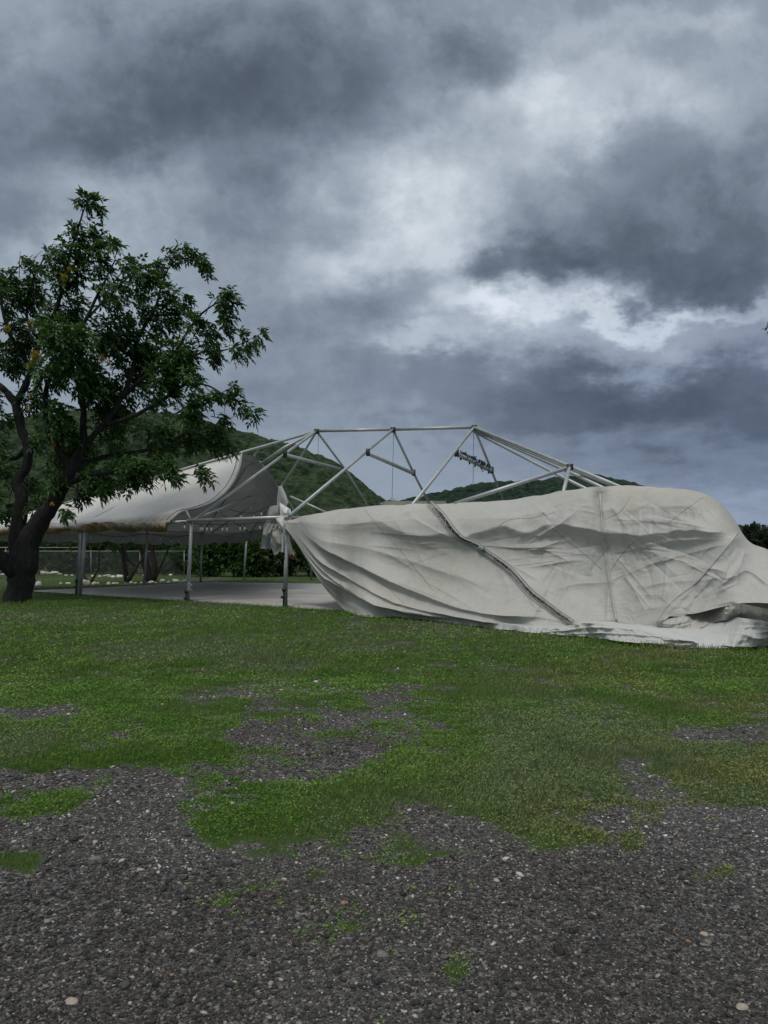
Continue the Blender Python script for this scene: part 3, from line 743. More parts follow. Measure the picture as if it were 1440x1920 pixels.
def place_shrub(px, d, kind, s=1.0, rz=0.0, sz=1.0, label='', group='hedge of dark shrubs behind the tent and fence'):
    if not used[kind]: r_ = shr[kind]; used[kind] = True
    else: r_ = copy_tree(shr[kind])
    r_.location = ((px - CX) / F * d, d, 0); r_.scale = (s, s, s * sz); r_.rotation_euler = (0, 0, rz)
    tag(r_, label, 'shrub', group)
HS = [(-30, 49, 0, 1.0), (30, 50, 1, 1.0), (95, 49, 2, 1.1), (165, 50, 0, 1.05), (235, 49, 1, .95), (300, 50, 2, 1.1), (345, 47, 0, .9), (395, 44, 1, .88), (440, 43.5, 2, 1.05), (490, 44, 0, .95), (535, 45, 1, .85), (580, 44, 2, .95), (635, 46, 0, .9), (690, 49, 1, .9), (60, 54, 0, 1.5), (200, 55, 1, 1.5), (330, 54, 2, 1.6), (470, 53, 0, 1.4), (590, 54, 1, 1.25)]
ORDH = 'first second third fourth fifth sixth'.split(); cnt = {}
for i, (px, d, k_, s_) in enumerate(sorted(HS)):
    lab = ('dense dark shrub behind the chain link fence' if px < 170 else
           'dark shrub seen under the tent behind the rocks' if px < 360 else
           'bright leaved green shrub seen through the tent behind the slab' if px < 560 else
           'green shrub mostly hidden behind the fallen white cover')
    cnt[lab] = cnt.get(lab, 0) + 1
    place_shrub(px, d, k_, s_, rng.uniform(-.3, .3), 1.0, lab + ', ' + ORDH[cnt[lab] - 1] + ' from left', 'hedge shrubs behind the tent')
# bare forked little trees between the rocks
def bare_tree(px, py, parts, label, crown=True):
    b0 = G(px, py); d = b0[1]
    root = empty('bare_tree', (b0[0], b0[1], 0), label=label, cat='small tree')
    mb = MB()
    for L_ in parts:
        pts = np.array([W(p[0], p[1], d + (p[3] if len(p) > 3 else 0)) for p in L_]); rad = np.array([p[2] / F * d for p in L_])
        sp = spline(np.c_[pts, rad], 10); mb.tube(sp[:, :3], np.maximum(sp[:, 3], .01), 7)
    mb.build('trunk', M['bark2'], root, smooth=True)
    if crown:
        cm = MB(); e = np.array([W(L_[-1][0], L_[-1][1], d) for L_ in parts])
        n_ = 240; P0 = e[rng.integers(0, len(e), n_)] + rng.normal(0, .35, (n_, 3)) * [1.3, 1, .5] + [0, 0, .15]
        sprays(cm, P0, norm(rng.normal(0, 1, (n_, 3))), rng.uniform(.15, .3, n_), 3, .14, .06, .5)
        cm.build('crown', M['hedge'], root, colattr=True)
bare_tree(168, 1094, [[(168, 1095, 3), (160, 1083, 2.6), (150, 1066, 2.2), (148, 1040, 1.6), (152, 1010, 1)], [(169, 1094, 3), (176, 1082, 2.2), (185, 1062, 1.8), (186, 1035, 1.2), (196, 1005, .8)]], 'small V-forked dark trunk rising beside the round white boulder')
bare_tree(238, 1092, [[(238, 1093, 5), (246, 1080, 3.6), (256, 1062, 3), (240, 1050, 3), (232, 1020, 2)], [(236, 1090, 3.5), (232, 1060, 2.8), (230, 1030, 2.4), (226, 1000, 1.5)], [(240, 1080, 2), (230, 1040, 2), (215, 1020, 1.4), (205, 1008, 1)], [(248, 1075, 3), (262, 1055, 2), (280, 1022, 1.6), (290, 1000, 1)]], 'twisted dark tree trunk with crossing limbs behind the middle tent post')
bare_tree(283, 1090, [[(283, 1092, 8), (276, 1070, 8), (272, 1050, 7), (266, 1030, 5), (258, 1010, 2)], [(285, 1090, 6), (290, 1062, 6), (286, 1035, 4), (292, 1010, 2)], [(290, 1088, 3), (302, 1060, 2.4), (315, 1030, 1.6), (322, 1008, 1)]], 'broad grey weathered stump-like trunk behind the middle of the tent')
# broad trees far right beyond the fallen cover
def far_tree(px, d, h_, w_, label, seed):
    r2 = np.random.default_rng(seed); x = (px - CX) / F * d
    root = empty('broad_tree', (x, d, 0), label=label, cat='tree', group='dark trees on the far right skyline')
    mb = MB(); mb.tube(np.array([(x, d, -.2), (x + .3, d, h_ * .3), (x, d, h_ * .7)]), [.45, .35, .15], 8); mb.build('trunk', M['bark'], root)
    cm = MB()
    for k_ in range(18):
        a_ = r2.uniform(0, 6.28); rr = r2.random() ** .5 * w_ * .42
        c = np.array([x + math.cos(a_) * rr, d + math.sin(a_) * rr, h_ * (.25 + .62 * r2.random() * (1 - (rr / w_) ** 2 * 2))]); n_ = 110
        dd = norm(r2.normal(0, 1, (n_, 3))); P0 = c + dd * (r2.random((n_, 1)) ** .4) * w_ * .2 * np.array([1, 1, .55])
        P0[:, 2] = np.minimum(P0[:, 2], h_)
        sprays(cm, P0, dd + r2.normal(0, .4, (n_, 3)), r2.uniform(.3, .6, n_), 2, .5, .28, .3, np.clip(r2.normal(.3, .25, n_), 0, 1))
    cm.build('crown', M['farleaf'], root, colattr=True)
far_tree(1418, 90, 4.4, 7, 'low rounded dark tree on the skyline just right of the fallen cover', 1)
far_tree(1475, 94, 4.9, 9, 'dark spreading tree on the skyline cut by the right edge', 2)
far_tree(1545, 92, 4.6, 9, 'dark tree standing beyond the right edge of the photo', 3)
far_tree(800, 110, 7.2, 10, 'dark tree top behind the low building in the dip between the hills', 4)
far_tree(712, 120, 8.0, 7, 'small dark tree just left of the low building between the hills', 5)

# ------------------------------------------------------------------ chain link fence
fr = empty('chain_link_fence', ((-60 - CX) / F * 46, 46, 0), label='galvanised chain link fence with a top rail running behind the tree and tent', cat='fence')
xa, xb, hf = (-160 - CX) / F * 46, (348 - CX) / F * 46, 1.5
mb = MB(); mb.tube(np.array([(xa, 46, hf), (xb, 46, hf)]), .024, 6); mb.build('top_rail', M['fence'], fr)
for px in (-120, -24, 70, 170, 262, 345):
    x = (px - CX) / F * 46; mb = MB(); mb.tube(np.array([(x, 46.04, -.1), (x, 46.04, hf + .05)]), .032, 6); mb.build('post', M['fence'], fr)
mb = MB(); st = .13
k_ = int((xb - xa) / st)
for i in range(-11, k_):
    for sg in (1, -1):
        xs0 = xa + i * st + (0 if sg > 0 else hf); xe = xs0 + sg * hf
        p0 = np.array([xs0, 45.99, .02]); p1 = np.array([xe, 45.99, hf])
        lo, hi = min(xs0, xe), max(xs0, xe)
        if hi > xb or lo < xa: continue
        mb.tube(np.array([p0, p1]), .0045, 3, caps=False)
mb.build('wire_mesh', M['fence'], fr)
f2 = empty('rail_fence', ((0 - CX) / F * 52, 52, 0), label='second pale fence rail slightly higher behind the chain link', cat='fence')
mb = MB(); mb.tube(np.array([((-160 - CX) / F * 52, 47, 1.73), ((152 - CX) / F * 47, 47, 1.73)]), .03, 6); mb.build('top_rail', M['fence'], f2)
for px in (-90, 10, 60, 150):
    x = (px - CX) / F * 47; mb = MB(); mb.tube(np.array([(x, 47.04, -.1), (x, 47.04, 1.73)]), .03, 6); mb.build('post', M['fence'], f2)

# ------------------------------------------------------------------ white rocks
def rock_mesh(seed):
    r2 = np.random.default_rng(seed); import bmesh
    bm = bmesh.new(); bmesh.ops.create_icosphere(bm, subdivisions=3, radius=1.0)
    sh = r2.normal(0, 1, (7, 3)); sh /= np.linalg.norm(sh, axis=1)[:, None]; cut = r2.uniform(.55, .85, 7)
    for v_ in bm.verts:
        p = np.array(v_.co)
        for s_, c_ in zip(sh, cut):
            dt = p @ s_
            if dt > c_: p = p - s_ * (dt - c_) * .85
        p *= 1 + .10 * (vnoise(np.array([p[0] * 2.2 + 5]), np.array([p[1] * 2.2 + p[2] * 1.7]), seed)[0] - .5)
        v_.co = p
    me = bpy.data.meshes.new('rock'); bm.to_mesh(me); bm.free(); me.materials.append(M['rock'])
    for p_ in me.polygons: p_.use_smooth = (p_.index % 7 != 0)
    return me
rocks = [rock_mesh(i) for i in range(6)]
RK = [ # px, py(base), w px, h px
 (81, 1077, 12, 7), (90, 1077, 7, 5), (102, 1077, 16, 6), (113, 1078, 8, 3), (124, 1080, 6, 3), (135, 1080, 5, 2.5), (154, 1079, 6, 5), (174, 1082, 8, 4), (187, 1083, 7, 4), (196, 1082, 5, 4), (203, 1082, 8, 6), (212, 1084, 9, 5), (224, 1084, 13, 7),
 (72, 1098, 13, 8), (114, 1096, 5, 4), (128, 1096, 11, 4), (160, 1097, 15, 11), (176, 1097, 10, 6), (183, 1096, 7, 5), (204, 1096, 8, 5), (214, 1096, 8, 4), (220, 1096, 6, 4), (237, 1097, 8, 6), (246, 1094, 7, 4), (254, 1095, 7, 4), (265, 1094, 5, 3),
 (284, 1094, 10, 5), (292, 1094, 5, 2.5), (305, 1092, 9, 7), (317, 1093, 9, 4), (329, 1092, 13, 7), (338, 1093, 7, 4), (347, 1092, 8, 5), (-20, 1080, 12, 6), (5, 1079, 8, 4), (320, 1080, 7, 4), (270, 1080, 6, 3)]
ORD = 'first second third fourth fifth sixth seventh eighth ninth tenth eleventh twelfth thirteenth fourteenth fifteenth sixteenth seventeenth eighteenth nineteenth twentieth twenty-first twenty-second'.split()
for i, (px, py, w_, h_) in enumerate(RK):
    b0 = G(px, py); d = b0[1]
    o = bpy.data.objects.new('garden_rock', rocks[i % 6]); COL.objects.link(o)
    ww = w_ / F * d / 2 * 1.15; hh = h_ / F * d * .62 * 1.1
    o.location = (b0[0], d, hh * .55); o.scale = (ww, ww * .8, hh); o.rotation_euler = (0, 0, [0, .25, -.2, 3.1, 2.9][i % 5])
    if i == 16: lab, gr = 'largest round white boulder at the foot of the V-forked trunk', None
    elif i == 13: lab, gr = 'single white rock on the grass just right of the big tree trunk', None
    else:
        far = py < 1090; row = sorted(r_[0] for r_ in RK if (r_[1] < 1090) == far); o_ = ORD[row.index(px)]
        size = 'tiny' if w_ < 6 else 'small' if w_ < 9 else 'wide flat' if h_ < .55 * w_ else 'chunky'
        if far: lab, gr = size + ' white rock, %s from the left in the far row before the fence' % o_, 'far row of white rocks'
        else: lab, gr = size + ' white rock, %s from the left in the near row behind the slab' % o_, 'near row of white rocks'
    tag(o, lab, 'rock', gr)

# ------------------------------------------------------------------ tent frame
frame = empty('tent_frame', (-2.6, 19.9, 0), label='bare galvanised tube frame of a marquee, ridge and rafters exposed above its collapsed roof', cat='tent frame')
def bar(name, pts, r=.04, square=False, m_='alu', seg=8):
    mb = MB(); mb.tube(np.array(pts), r, 4 if square else seg, square=square)
    return mb.build(name, M[m_], frame, smooth=not square)
D1, D2, D3 = 26.0, 25.0, 24.0
A1, A2, A3 = W(594, 808, D1), W(737, 805, D2), W(889, 801, D3)
E0, E1, E2 = W(152, 985, 25.2), W(358, 976, 22.4), W(540, 970, 19.9)
E3, E4 = W(755, 962, 17.7), W(1127, 925, 14.75)
E5 = W(1400, 1010, 13.0)
E0b = W(160, 985, 25.0)
L0 = W(-40, 990, 29.7)
B0, B1, B2_, B3 = W(270, 995, 32.6), W(380, 1000, 35.8), W(462, 1008, 38.9), W(584, 1008, 38.6)
# posts
for top_, bot_ in [((153, 985, 25.2), (143, 1117, 25.2)), ((161, 985, 25.0), (150, 1118, 25.0)), ((359, 978, 22.4), (352, 1128.5, 22.4)), ((538, 978, 19.9), (536, 1140, 19.9)),
                   ((277, 990, 32.6), (270, 1098, 32.6)), ((379, 998, 35.8), (376, 1092, 35.8)), ((463, 1000, 38.9), (457, 1087, 38.9)), ((584, 1000, 38.6), (584, 1087, 38.6))]:
    p0 = W(*top_); p1 = W(*bot_); p1[2] = 0.0
    mb = MB(); mb.tube(np.array([p1, p0]), .042, 4, square=True); mb.build('post', M['alu'], frame)
    mb = MB(); mb.box(p1 + [0, 0, .06], (.16, .16, .012)); mb.build('base_plate', M['darkmetal'], frame)
for e in (E3, E4):
    b_ = e.copy(); b_[2] = 0; bar('post', [b_, e + [0, .12, -.12]], .042, True)
# eaves
bar('eave_beam', [E1 + [-.1, 0.03, 0], E2], .045, True); bar('eave_beam', [E2 + [.1, .02, 0], E3 + [0, .15, -.15]], .04, True)
bar('eave_beam', [L0, E0], .04, True); bar('eave_beam', [E0b + [.1, .2, -.05], E1 + [0, .1, -.02]], .04, True)
bar('eave_beam', [L0, B0], .04, True); bar('eave_beam', [B0, B1], .04, True); bar('eave_beam', [B1, B2_], .04, True); bar('eave_beam', [B2_, B3], .04, True)
bar('eave_beam', [W(545, 931, 31), W(612, 961, 30)], .045)
# ridge
bar('ridge_beam', [A1, A2], .055); bar('ridge_beam', [A2, A3], .055)
for a_ in (A1, A2, A3):
    mb = MB(); mb.box(a_ + [0, 0, -.02], (.17, .17, .16)); mb.build('ridge_joint', M['darkmetal'], frame)
# rafters, left hip
hipL = A1 + (L0 - A1) * .97
bar('rafter', [A1, hipL], .05)
bar('rafter', [A1, E1 + [.1, 0, .02]], .05); bar('rafter', [A1, W(535, 838, 25.4), W(488, 871, 25.6)], .05)
bar('rafter', [A1, W(565, 856, 28), W(526, 914, 30)], .042); bar('rafter', [A1, W(650, 884, 28.5), W(700, 965, 31)], .042)
bar('rafter', [A2, E2 + [.05, 0, .05]], .05); bar('rafter', [A2, W(776, 888, 27), W(812, 958, 29.5)], .045)
bar('rafter', [A3, E3 + [0, .1, -.1]], .048); bar('rafter', [A3, W(922, 883, 26), W(945, 942, 28)], .045)
bar('rafter', [W(488, 866, 25.6), W(499, 884, 27), W(530, 925, 30), W(560, 968, 32)], .04)
# eave foot struts at the front post
bar('strut', [E1 + [0, 0, 0], W(349, 957, 22.5)], .035); 
# collars with end clamps
for (a_, b_, da, db) in [((535, 853), (641, 880), 24.8, 28.2), ((690, 850), (776, 888), 23.4, 27), ((856, 851), (922, 883), 22.5, 26)]:
    p0, p1 = W(a_[0], a_[1], da), W(b_[0], b_[1], db)
    bar('collar_beam', [p0, p1], .05, True)
    for p in (p0, p1):
        mb = MB(); mb.box(p + [0, 0, .03], (.12, .14, .22)); mb.build('clamp', M['darkmetal'], frame)
# right hip: bundle of rafters running down to the right
J = W(1068, 876, 17.5)
for pts in ([A3, W(1068, 874, 18.5), W(1172, 917, 16.4)], [A3 + [.02, .1, -.08], W(1070, 886, 20), W(1152, 925, 18)], [A3 + [0, .2, -.1], W(1030, 882, 21.5), W(1135, 935, 19)], [A3 + [0, .1, -.02], W(1040, 867, 20), W(1158, 914, 18.6)]):
    bar('rafter', pts, .046)
bar('strut', [J, W(852, 945, 17.2)], .048); bar('strut', [J, W(1054, 932, 16)], .045)
mb = MB(); mb.box(J, (.14, .14, .14)); mb.build('ridge_joint', M['darkmetal'], frame)
# underside lattice of the part still standing
for (a_, b_) in [(E1, W(470, 930, 29)), (B1, A1 + (L0 - A1) * .15), (B0, A1 + (L0 - A1) * .3), (E0, W(300, 905, 28)), (B2_, W(520, 930, 29)), (W(395, 1000, 33), W(470, 950, 28)), (W(470, 1000, 35), W(395, 950, 28))]:
    bar('brace', [a_, b_], .035)

# dark clump of cable wound round the third collar: lies on the frame
mb = MB(); c0, c1 = W(862, 851, 22.8), W(918, 880, 25.7)
tt = np.linspace(0, 1, 160); ax = c0 + (c1 - c0) * tt[:, None]
amp = .07 + .05 * vnoise(tt * 18, tt * 0, 3)
wl = np.stack([fbm(tt * 22, tt * 0 + i_, 3, 400 + i_) - .5 for i_ in range(3)], 1) * .42; wl[:, 2] += .02
mb.tube(ax + wl, .012, 5); mb.tube(ax + wl[::-1] * np.array([1, 1, .9]) - [0, 0, .03], .012, 5)
mb.tube(ax + np.stack([np.cos(tt * 130) * amp * .4, np.sin(tt * 130) * amp, np.cos(tt * 130) * amp + .03], 1), .014, 5)
o = mb.build('cable_coil', M['cable'], origin=c0); tag(o, 'tangled black cable wound along the rightmost collar beam', 'cable')
for k_ in range(8):
    p = c0 + (c1 - c0) * (k_ + rng.uniform(.1, .9)) / 8 + [0, 0, rng.choice([.07, .05, -.18])]
    mm = MB(); mm.tube(np.array([p, p + [.02, 0, .04], p + [.02, 0, .08]]), [.02, .032, .015], 7); mm.build('socket', M['cable'], o)

# suspension wires
def wire(px0, py0, d0, px1, py1, lab):
    p0, p1 = W(px0, py0, d0), W(px1, py1, d0)
    root = empty('hanging_wire', p0, label=lab, cat='wire')
    mb = MB(); mb.tube(np.array([p0, p1]), .008, 5); mb.build('cable', M['wire'], root)
    return root, p1
wire(597, 812, D1, 596, 890, 'thin wire hanging from the left ridge joint in front of the hillside')
wr, p1 = wire(738, 810, D2, 735, 934, 'long thin wire hanging from the middle ridge joint with a pale ring on its end')
mb = MB()
th = np.linspace(0, 2 * math.pi, 25); ring = np.stack([np.cos(th) * .42, np.sin(th) * .42, 0 * th - .2], 1) + p1; mb.tube(ring, .014, 5)
for a_ in range(4):
    e = p1 + [math.cos(a_ * 1.57 + .4) * .42, math.sin(a_ * 1.57 + .4) * .42, -.2]; mb.tube(np.array([p1, e]), .010, 4)
mb.build('hoop', M['cord'], wr)
wire(888, 812, D3, 887, 918, 'thin wire hanging from the right ridge joint beside the tangled cable')

# ------------------------------------------------------------------ tie-down stakes and straps
def stake(px, py_t, py_b, d, lab, tx, ty):
    b0 = W(px, py_b, d); b0[2] = 0
    root = empty('ground_stake', b0, label=lab, cat='stake')
    t_ = W(px + 1, py_t, d)
    mb = MB(); mb.tube(np.array([b0 - [0, 0, .1], t_]), .022, 6); mb.build('pin', M['cable'], root)
    mb = MB(); mb.box(t_ + [0, 0, -.02], (.09, .07, .10)); mb.box(t_ + [-.04, 0, -.22], (.07, .05, .07)); mb.build('ratchet', M['darkmetal'], root)
    tp = W(tx, ty, d - .05); mb = MB(); mb.tube(np.array([t_, (t_ + tp) / 2 + [0, 0, -.02], tp]), .014, 4, square=True); mb.build('strap', M['strap'], root)
stake(142, 1088, 1118, 24.9, 'black pin and strap tied to the pair of leaning tent posts', 149, 1010)
stake(348, 1108, 1130, 22.2, 'black pin and strap at the foot of the front tent post nearest the tree', 353, 1060)
stake(531, 1104, 1141, 19.7, 'black pin and strap beside the post at the edge of the fallen cover', 534, 1050)
# knot of rope at the front post
mb = MB(); c0 = W(354, 1101, 22.25); tt = np.linspace(0, 1, 90)
mb.tube(c0 + np.stack([np.cos(tt * 40) * (.06 + .03 * np.sin(tt * 90)), np.sin(tt * 40) * .07, (tt - .5) * .22 + .02 * np.cos(tt * 70)], 1), .012, 5)
tag(mb.build('rope_knot', M['cord'], origin=c0), 'pale rope knotted round the foot of the front tent post', 'rope')

# ------------------------------------------------------------------ the cover still on the left
def lerp(a, b, t): return a + (b - a) * t
cov = empty('roof_cover', E0 * [1, 1, 0], label='cream roof cover still standing on the left end of the tent, brown-stained lower edge', cat='tent cover')
# front sheet: between hip line and front eave
nu, nv = 170, 70
uu = np.linspace(0, 1, nu)
tx = smooth_interp(uu, [0, .25, .5, .75, 1], [452, 330, 200, 70, -60]); ty = smooth_interp(uu, [0, .25, .5, .75, 1], [850, 887, 925, 957, 984]) - .5
bx = smooth_interp(uu, [0, .12, .3, .6, .8, 1], [326, 290, 235, 120, 30, -60]); by = smooth_interp(uu, [0, .12, .3, .6, .8, 1], [975, 976, 977, 982, 986, 991])
td = (A1[1] + (L0 - A1)[1] * ((A1[0] - (tx - CX) / F * 27.5) / (A1[0] - L0[0])))
bd = np.interp(bx, [-60, 152, 358], [29.9, 25.2, 22.7])
G1 = np.zeros((nv, nu, 3))
for j in range(nv):
    v = j / (nv - 1)
    px = lerp(tx, bx, v); py = lerp(ty, by, v); d = lerp(td, bd, v)
    # right edge droops in a curve like the laced edge in the picture
    e = np.exp(-uu * 8.0)
    ex_ = smooth_interp(v, [0, .2, .4, .6, .8, .9, 1], [453, 448, 433, 406, 370, 346, 325]); ey_ = smooth_interp(v, [0, .2, .4, .6, .8, .9, 1], [850, 879, 910, 937, 954, 961, 977])
    px = px + e * (ex_ - px[0]); py = py + e * (ey_ - py[0])
    X = (px - CX) / F * d; Z = CH + (HY - py) / F * d
    sag = .10 * math.sin(math.pi * v) * (np.abs(np.sin(uu * math.pi * 3)) ** .7)
    wr_ = .10 * (ridge(uu * 5 + v * 1.5, np.full(nu, v * 1.2), 8, 1.4) - .5) * math.sin(math.pi * min(1, v * 1.15) ** .8) + .08 * (fbm(uu * 14 + v * 5, uu * 0 + v * 3, 3, 9) - .5)
    cone = .35 * np.exp(-(((px - 335) / 45) ** 2 + ((py - 955) / 40) ** 2))
    G1[j] = np.stack([X, d + sag * .5 - wr_ - cone, Z - sag * .3 + 0 * wr_], 1)
c1 = np.zeros((nv, nu, 3)); V_ = np.linspace(0, 1, nv)[:, None]; U_ = uu[None]
c1[..., 0] = sstep(.88, 1.03, V_ + .10 * (fbm(U_ * 20 + V_ * 0, V_ * 3 + U_ * 0, 3, 4) - .5)) * .55
mb = MB(); mb.grid(G1, c1.reshape(-1, 3))
front_panel = mb.build('front_panel', M['coverL'], cov, smooth=True, colattr=True)
# valance: stained, sagging pockets hanging at the eave
nv2 = 22; G2 = np.zeros((nv2, nu, 3)); pk = np.abs(np.sin(uu * math.pi * 5.0 + .5)) ** .6
for j in range(nv2):
    v = j / (nv2 - 1)
    base = G1[-1]
    dep = (.24 + .14 * pk * (1 - .4 * uu)) + .05 * (fbm(uu * 30, uu * 0, 3, 14) - .5)
    dep = dep * np.where(uu < .02, .4, 1)
    out = .22 * math.sin(math.pi * min(1, v * .8 + .1)) * (.4 + .6 * pk) + .06 * (ridge(uu * 34 + v * 3, np.full(nu, v * 2), 5) - .5)
    G2[j] = base + np.stack([uu * 0, -out, -dep * v], 1)
    G2[j][:, 2] += .11 * math.sin(math.pi * v) * np.exp(-((bx - 190) / 30) ** 2) * 1.2
c2 = np.zeros((nv2, nu, 3)); c2[..., 0] = (.35 + .65 * sstep(0, .8, np.linspace(0, 1, nv2)[:, None])) * (.65 + .35 * pk[None]); c2[..., 1] = .35 * sstep(.8, 1, np.linspace(0, 1, nv2)[:, None])
mb = MB(); mb.grid(G2, c2.reshape(-1, 3)); mb.build('valance', M['coverL'], cov, smooth=True, colattr=True)
# laced edge along the open right side
edge = G1[:, 0]
mb = MB(); mb.tube(edge + [.02, -.05, .01], .035, 6); mb.build('edge_hem', M['cord'], cov, smooth=True)
mb = MB(); mb.tube(edge + [-.13, -.06, .02], .012, 4, caps=False)
q = edge + [.03, -.09, -.02]; mb.tube(np.concatenate([q[::-1]]), .010, 4, caps=False)
mb.tube(np.array([edge[i] + ([-.13, -.07, .02] if i % 2 else [.03, -.09, -.02]) for i in range(2, nv - 1, 4) for _ in (0,)]), .006, 4)
mb.build('lacing', M['cable'], cov)
# back sheet, seen from beneath: from hip line to back eaves, free edge on the right
nu, nv = 150, 60; uu = np.linspace(0, 1, nu)
t3 = np.stack([smooth_interp(uu, [0, .12, .3, .6, 1], [535, 497, 440, 200, -60]), smooth_interp(uu, [0, .12, .3, .6, 1], [932, 872, 853, 925, 986]), smooth_interp(uu, [0, .12, .3, .6, 1], [28.5, 26.7, 27.0, 28.2, 29.8])], 1)
b3 = np.stack([smooth_interp(uu, [0, .12, .35, .6, .8, 1], [552, 505, 420, 320, 200, -40]), smooth_interp(uu, [0, .12, .35, .6, .8, 1], [985, 990, 1000, 1000, 996, 991]), smooth_interp(uu, [0, .12, .35, .6, .8, 1], [33, 36, 37.5, 35, 32.5, 29.9])], 1)
G3 = np.zeros((nv, nu, 3))
for j in range(nv):
    v = j / (nv - 1); q = lerp(t3, b3, v)
    Pq = np.stack([(q[:, 0] - CX) / F * q[:, 2], q[:, 2], CH + (HY - q[:, 1]) / F * q[:, 2]], 1)
    Pq[:, 2] -= .35 * math.sin(math.pi * v) * (.5 + .5 * np.cos(uu * math.pi * 6)); Pq[:, 2] += .12 * (fbm(uu * 12, uu * 0 + v * 5, 3, 33) - .5)
    G3[j] = Pq
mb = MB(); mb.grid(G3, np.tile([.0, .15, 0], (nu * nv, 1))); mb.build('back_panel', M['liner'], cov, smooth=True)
# scalloped back valance
G4 = np.zeros((8, nu, 3)); scal = .28 + .16 * np.abs(np.sin(uu * 55)) ** .5
for j in range(8):
    v = j / 7; G4[j] = G3[-1] + np.stack([uu * 0, .05 * np.sin(uu * 120) * v, -(.10 + scal) * v], 1)
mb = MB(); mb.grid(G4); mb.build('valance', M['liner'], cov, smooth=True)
# left side end sheet going away behind the tree
G5 = np.zeros((20, 30, 3)); 
for j in range(20):
    for i in range(30):
        a_ = lerp(A1 + (L0 - A1) * .3, L0, j / 19); e_ = lerp(A1 + (L0 - A1) * .3, B0, j / 19)
        G5[j, i] = lerp(a_, e_, i / 29) + [0, 0, -.2 * math.sin(math.pi * i / 29)]
mb = MB(); mb.grid(G5, np.zeros((600, 3))); mb.build('side_panel', M['coverL'], cov, smooth=True, colattr=True)

# ------------------------------------------------------------------ shreds of cover bunched at the torn corner
rag = empty('torn_cover_bunch', W(530, 1040, 20.5) * [1, 1, 0], label='grey bunched shreds of cover hanging at the corner post between the standing and fallen parts', cat='torn cover')
def rags(name, top_, bot_, d, pleats, amp, m_, seed, tint=(0, 0, 0), nu=60, nv=40):
    """top_/bot_: list of (px,py) along the strip"""
    tpx = np.array(top_, float); bpx = np.array(bot_, float)
    u = np.linspace(0, 1, nu); ta = np.linspace(0, 1, len(tpx)); ba = np.linspace(0, 1, len(bpx))
    Gr = np.zeros((nv, nu, 3))
    for j in range(nv):
        v = j / (nv - 1)
        px = lerp(np.interp(u, ta, tpx[:, 0]), np.interp(u, ba, bpx[:, 0]), v); py = lerp(np.interp(u, ta, tpx[:, 1]), np.interp(u, ba, bpx[:, 1]) + 6 * (fbm(u * 9, u * 0, 3, seed + 3) - .5), v)
        dd_ = d - amp * (ridge(u * pleats + .6 * v + .3 * math.sin(v * 5), np.full(nu, v * 1.3), seed, 1.3) - .4) * (.3 + .7 * v) - .15 * math.sin(math.pi * v) * np.sin(math.pi * u)
        Gr[j] = np.stack([(px - CX) / F * dd_, dd_, CH + (HY - py) / F * dd_], 1)
    mb = MB(); mb.grid(Gr, np.tile(tint, (nu * nv, 1))); mb.build(name, m_, rag, smooth=True, colattr=True)
rags('torn_flap', [(522, 911), (529, 911), (535, 925)], [(519, 945), (534, 952), (541, 942)], 25.0, 2, .12, M['coverL'], 3)
rags('torn_flap', [(524, 942), (545, 955)], [(526, 975), (546, 975)], 20.6, 3, .12, M['coverL'], 4)
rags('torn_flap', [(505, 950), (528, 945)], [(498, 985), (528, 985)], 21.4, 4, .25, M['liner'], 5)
rags('torn_flap', [(517, 972), (533, 968)], [(527, 998), (534, 1003)], 19.75, 3, .18, M['coverL'], 6, (.05, .25, 0))
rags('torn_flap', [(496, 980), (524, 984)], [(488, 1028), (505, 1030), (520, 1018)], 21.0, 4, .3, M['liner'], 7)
rags('torn_flap', [(512, 990), (531, 996)], [(506, 1022), (514, 1040), (531, 1034)], 20.3, 2, .25, M['cover'], 8, (0.05, .55, 0))
rags('torn_flap', [(528, 985), (536, 985)], [(528, 1035), (536, 1036), (552, 1042)], 20.0, 4, .2, M['coverL'], 9)
rags('torn_flap', [(538, 1028), (552, 1030)], [(535, 1043), (558, 1052)], 20.4, 3, .2, M['coverL'], 12, (.95, .3, 0))

# ------------------------------------------------------------------ strings of bulbs inside the tent
def light_string(pts, d, lab, n_b, sc=1.0, drop=.10):
    root = empty('string_light', W(pts[0][0], pts[0][1], d), label=lab, cat='string lights')
    P_ = np.array([W(p[0], p[1], d) for p in pts]); sp = spline(P_, 40)
    mb = MB(); mb.tube(sp, .010, 4); mb.build('cable', M['cable'], root)
    for k_ in n_b:
        i = np.argmin(np.abs((CX + sp[:, 0] / sp[:, 1] * F) - k_)); p = sp[i]
        mb = MB(); mb.tube(np.array([p, p - [0, 0, drop]]), .013 * sc, 6); s_ = mb.build('socket', M['cable'], root)
        q = p - [0, 0, drop]
        mb = MB(); mb.tube(np.array([q, q - [0, 0, .03], q - [0, 0, .07], q - [0, 0, .10], q - [0, 0, .115]]) , np.array([.014, .028, .033, .022, .006]) * sc, 9); mb.build('bulb', M['bulb'], s_, smooth=True)
light_string([(338, 978), (372, 982), (420, 983), (465, 981), (500, 979)], 22.6, 'string of clear bulbs hanging just below the front eave beam of the tent', [347, 374, 381, 389, 394, 415, 424, 450, 459, 489, 495])
light_string([(430, 955), (455, 961), (480, 960), (500, 950)], 25.5, 'short string of three bulbs high under the torn edge of the roof', [452, 476, 490])
light_string([(165, 1000), (230, 1006), (275, 1001), (330, 1007), (360, 1002)], 30.0, 'drooping dark string of small bulbs across the back of the tent', [172, 190, 210, 230, 248, 300, 320, 336], .7)

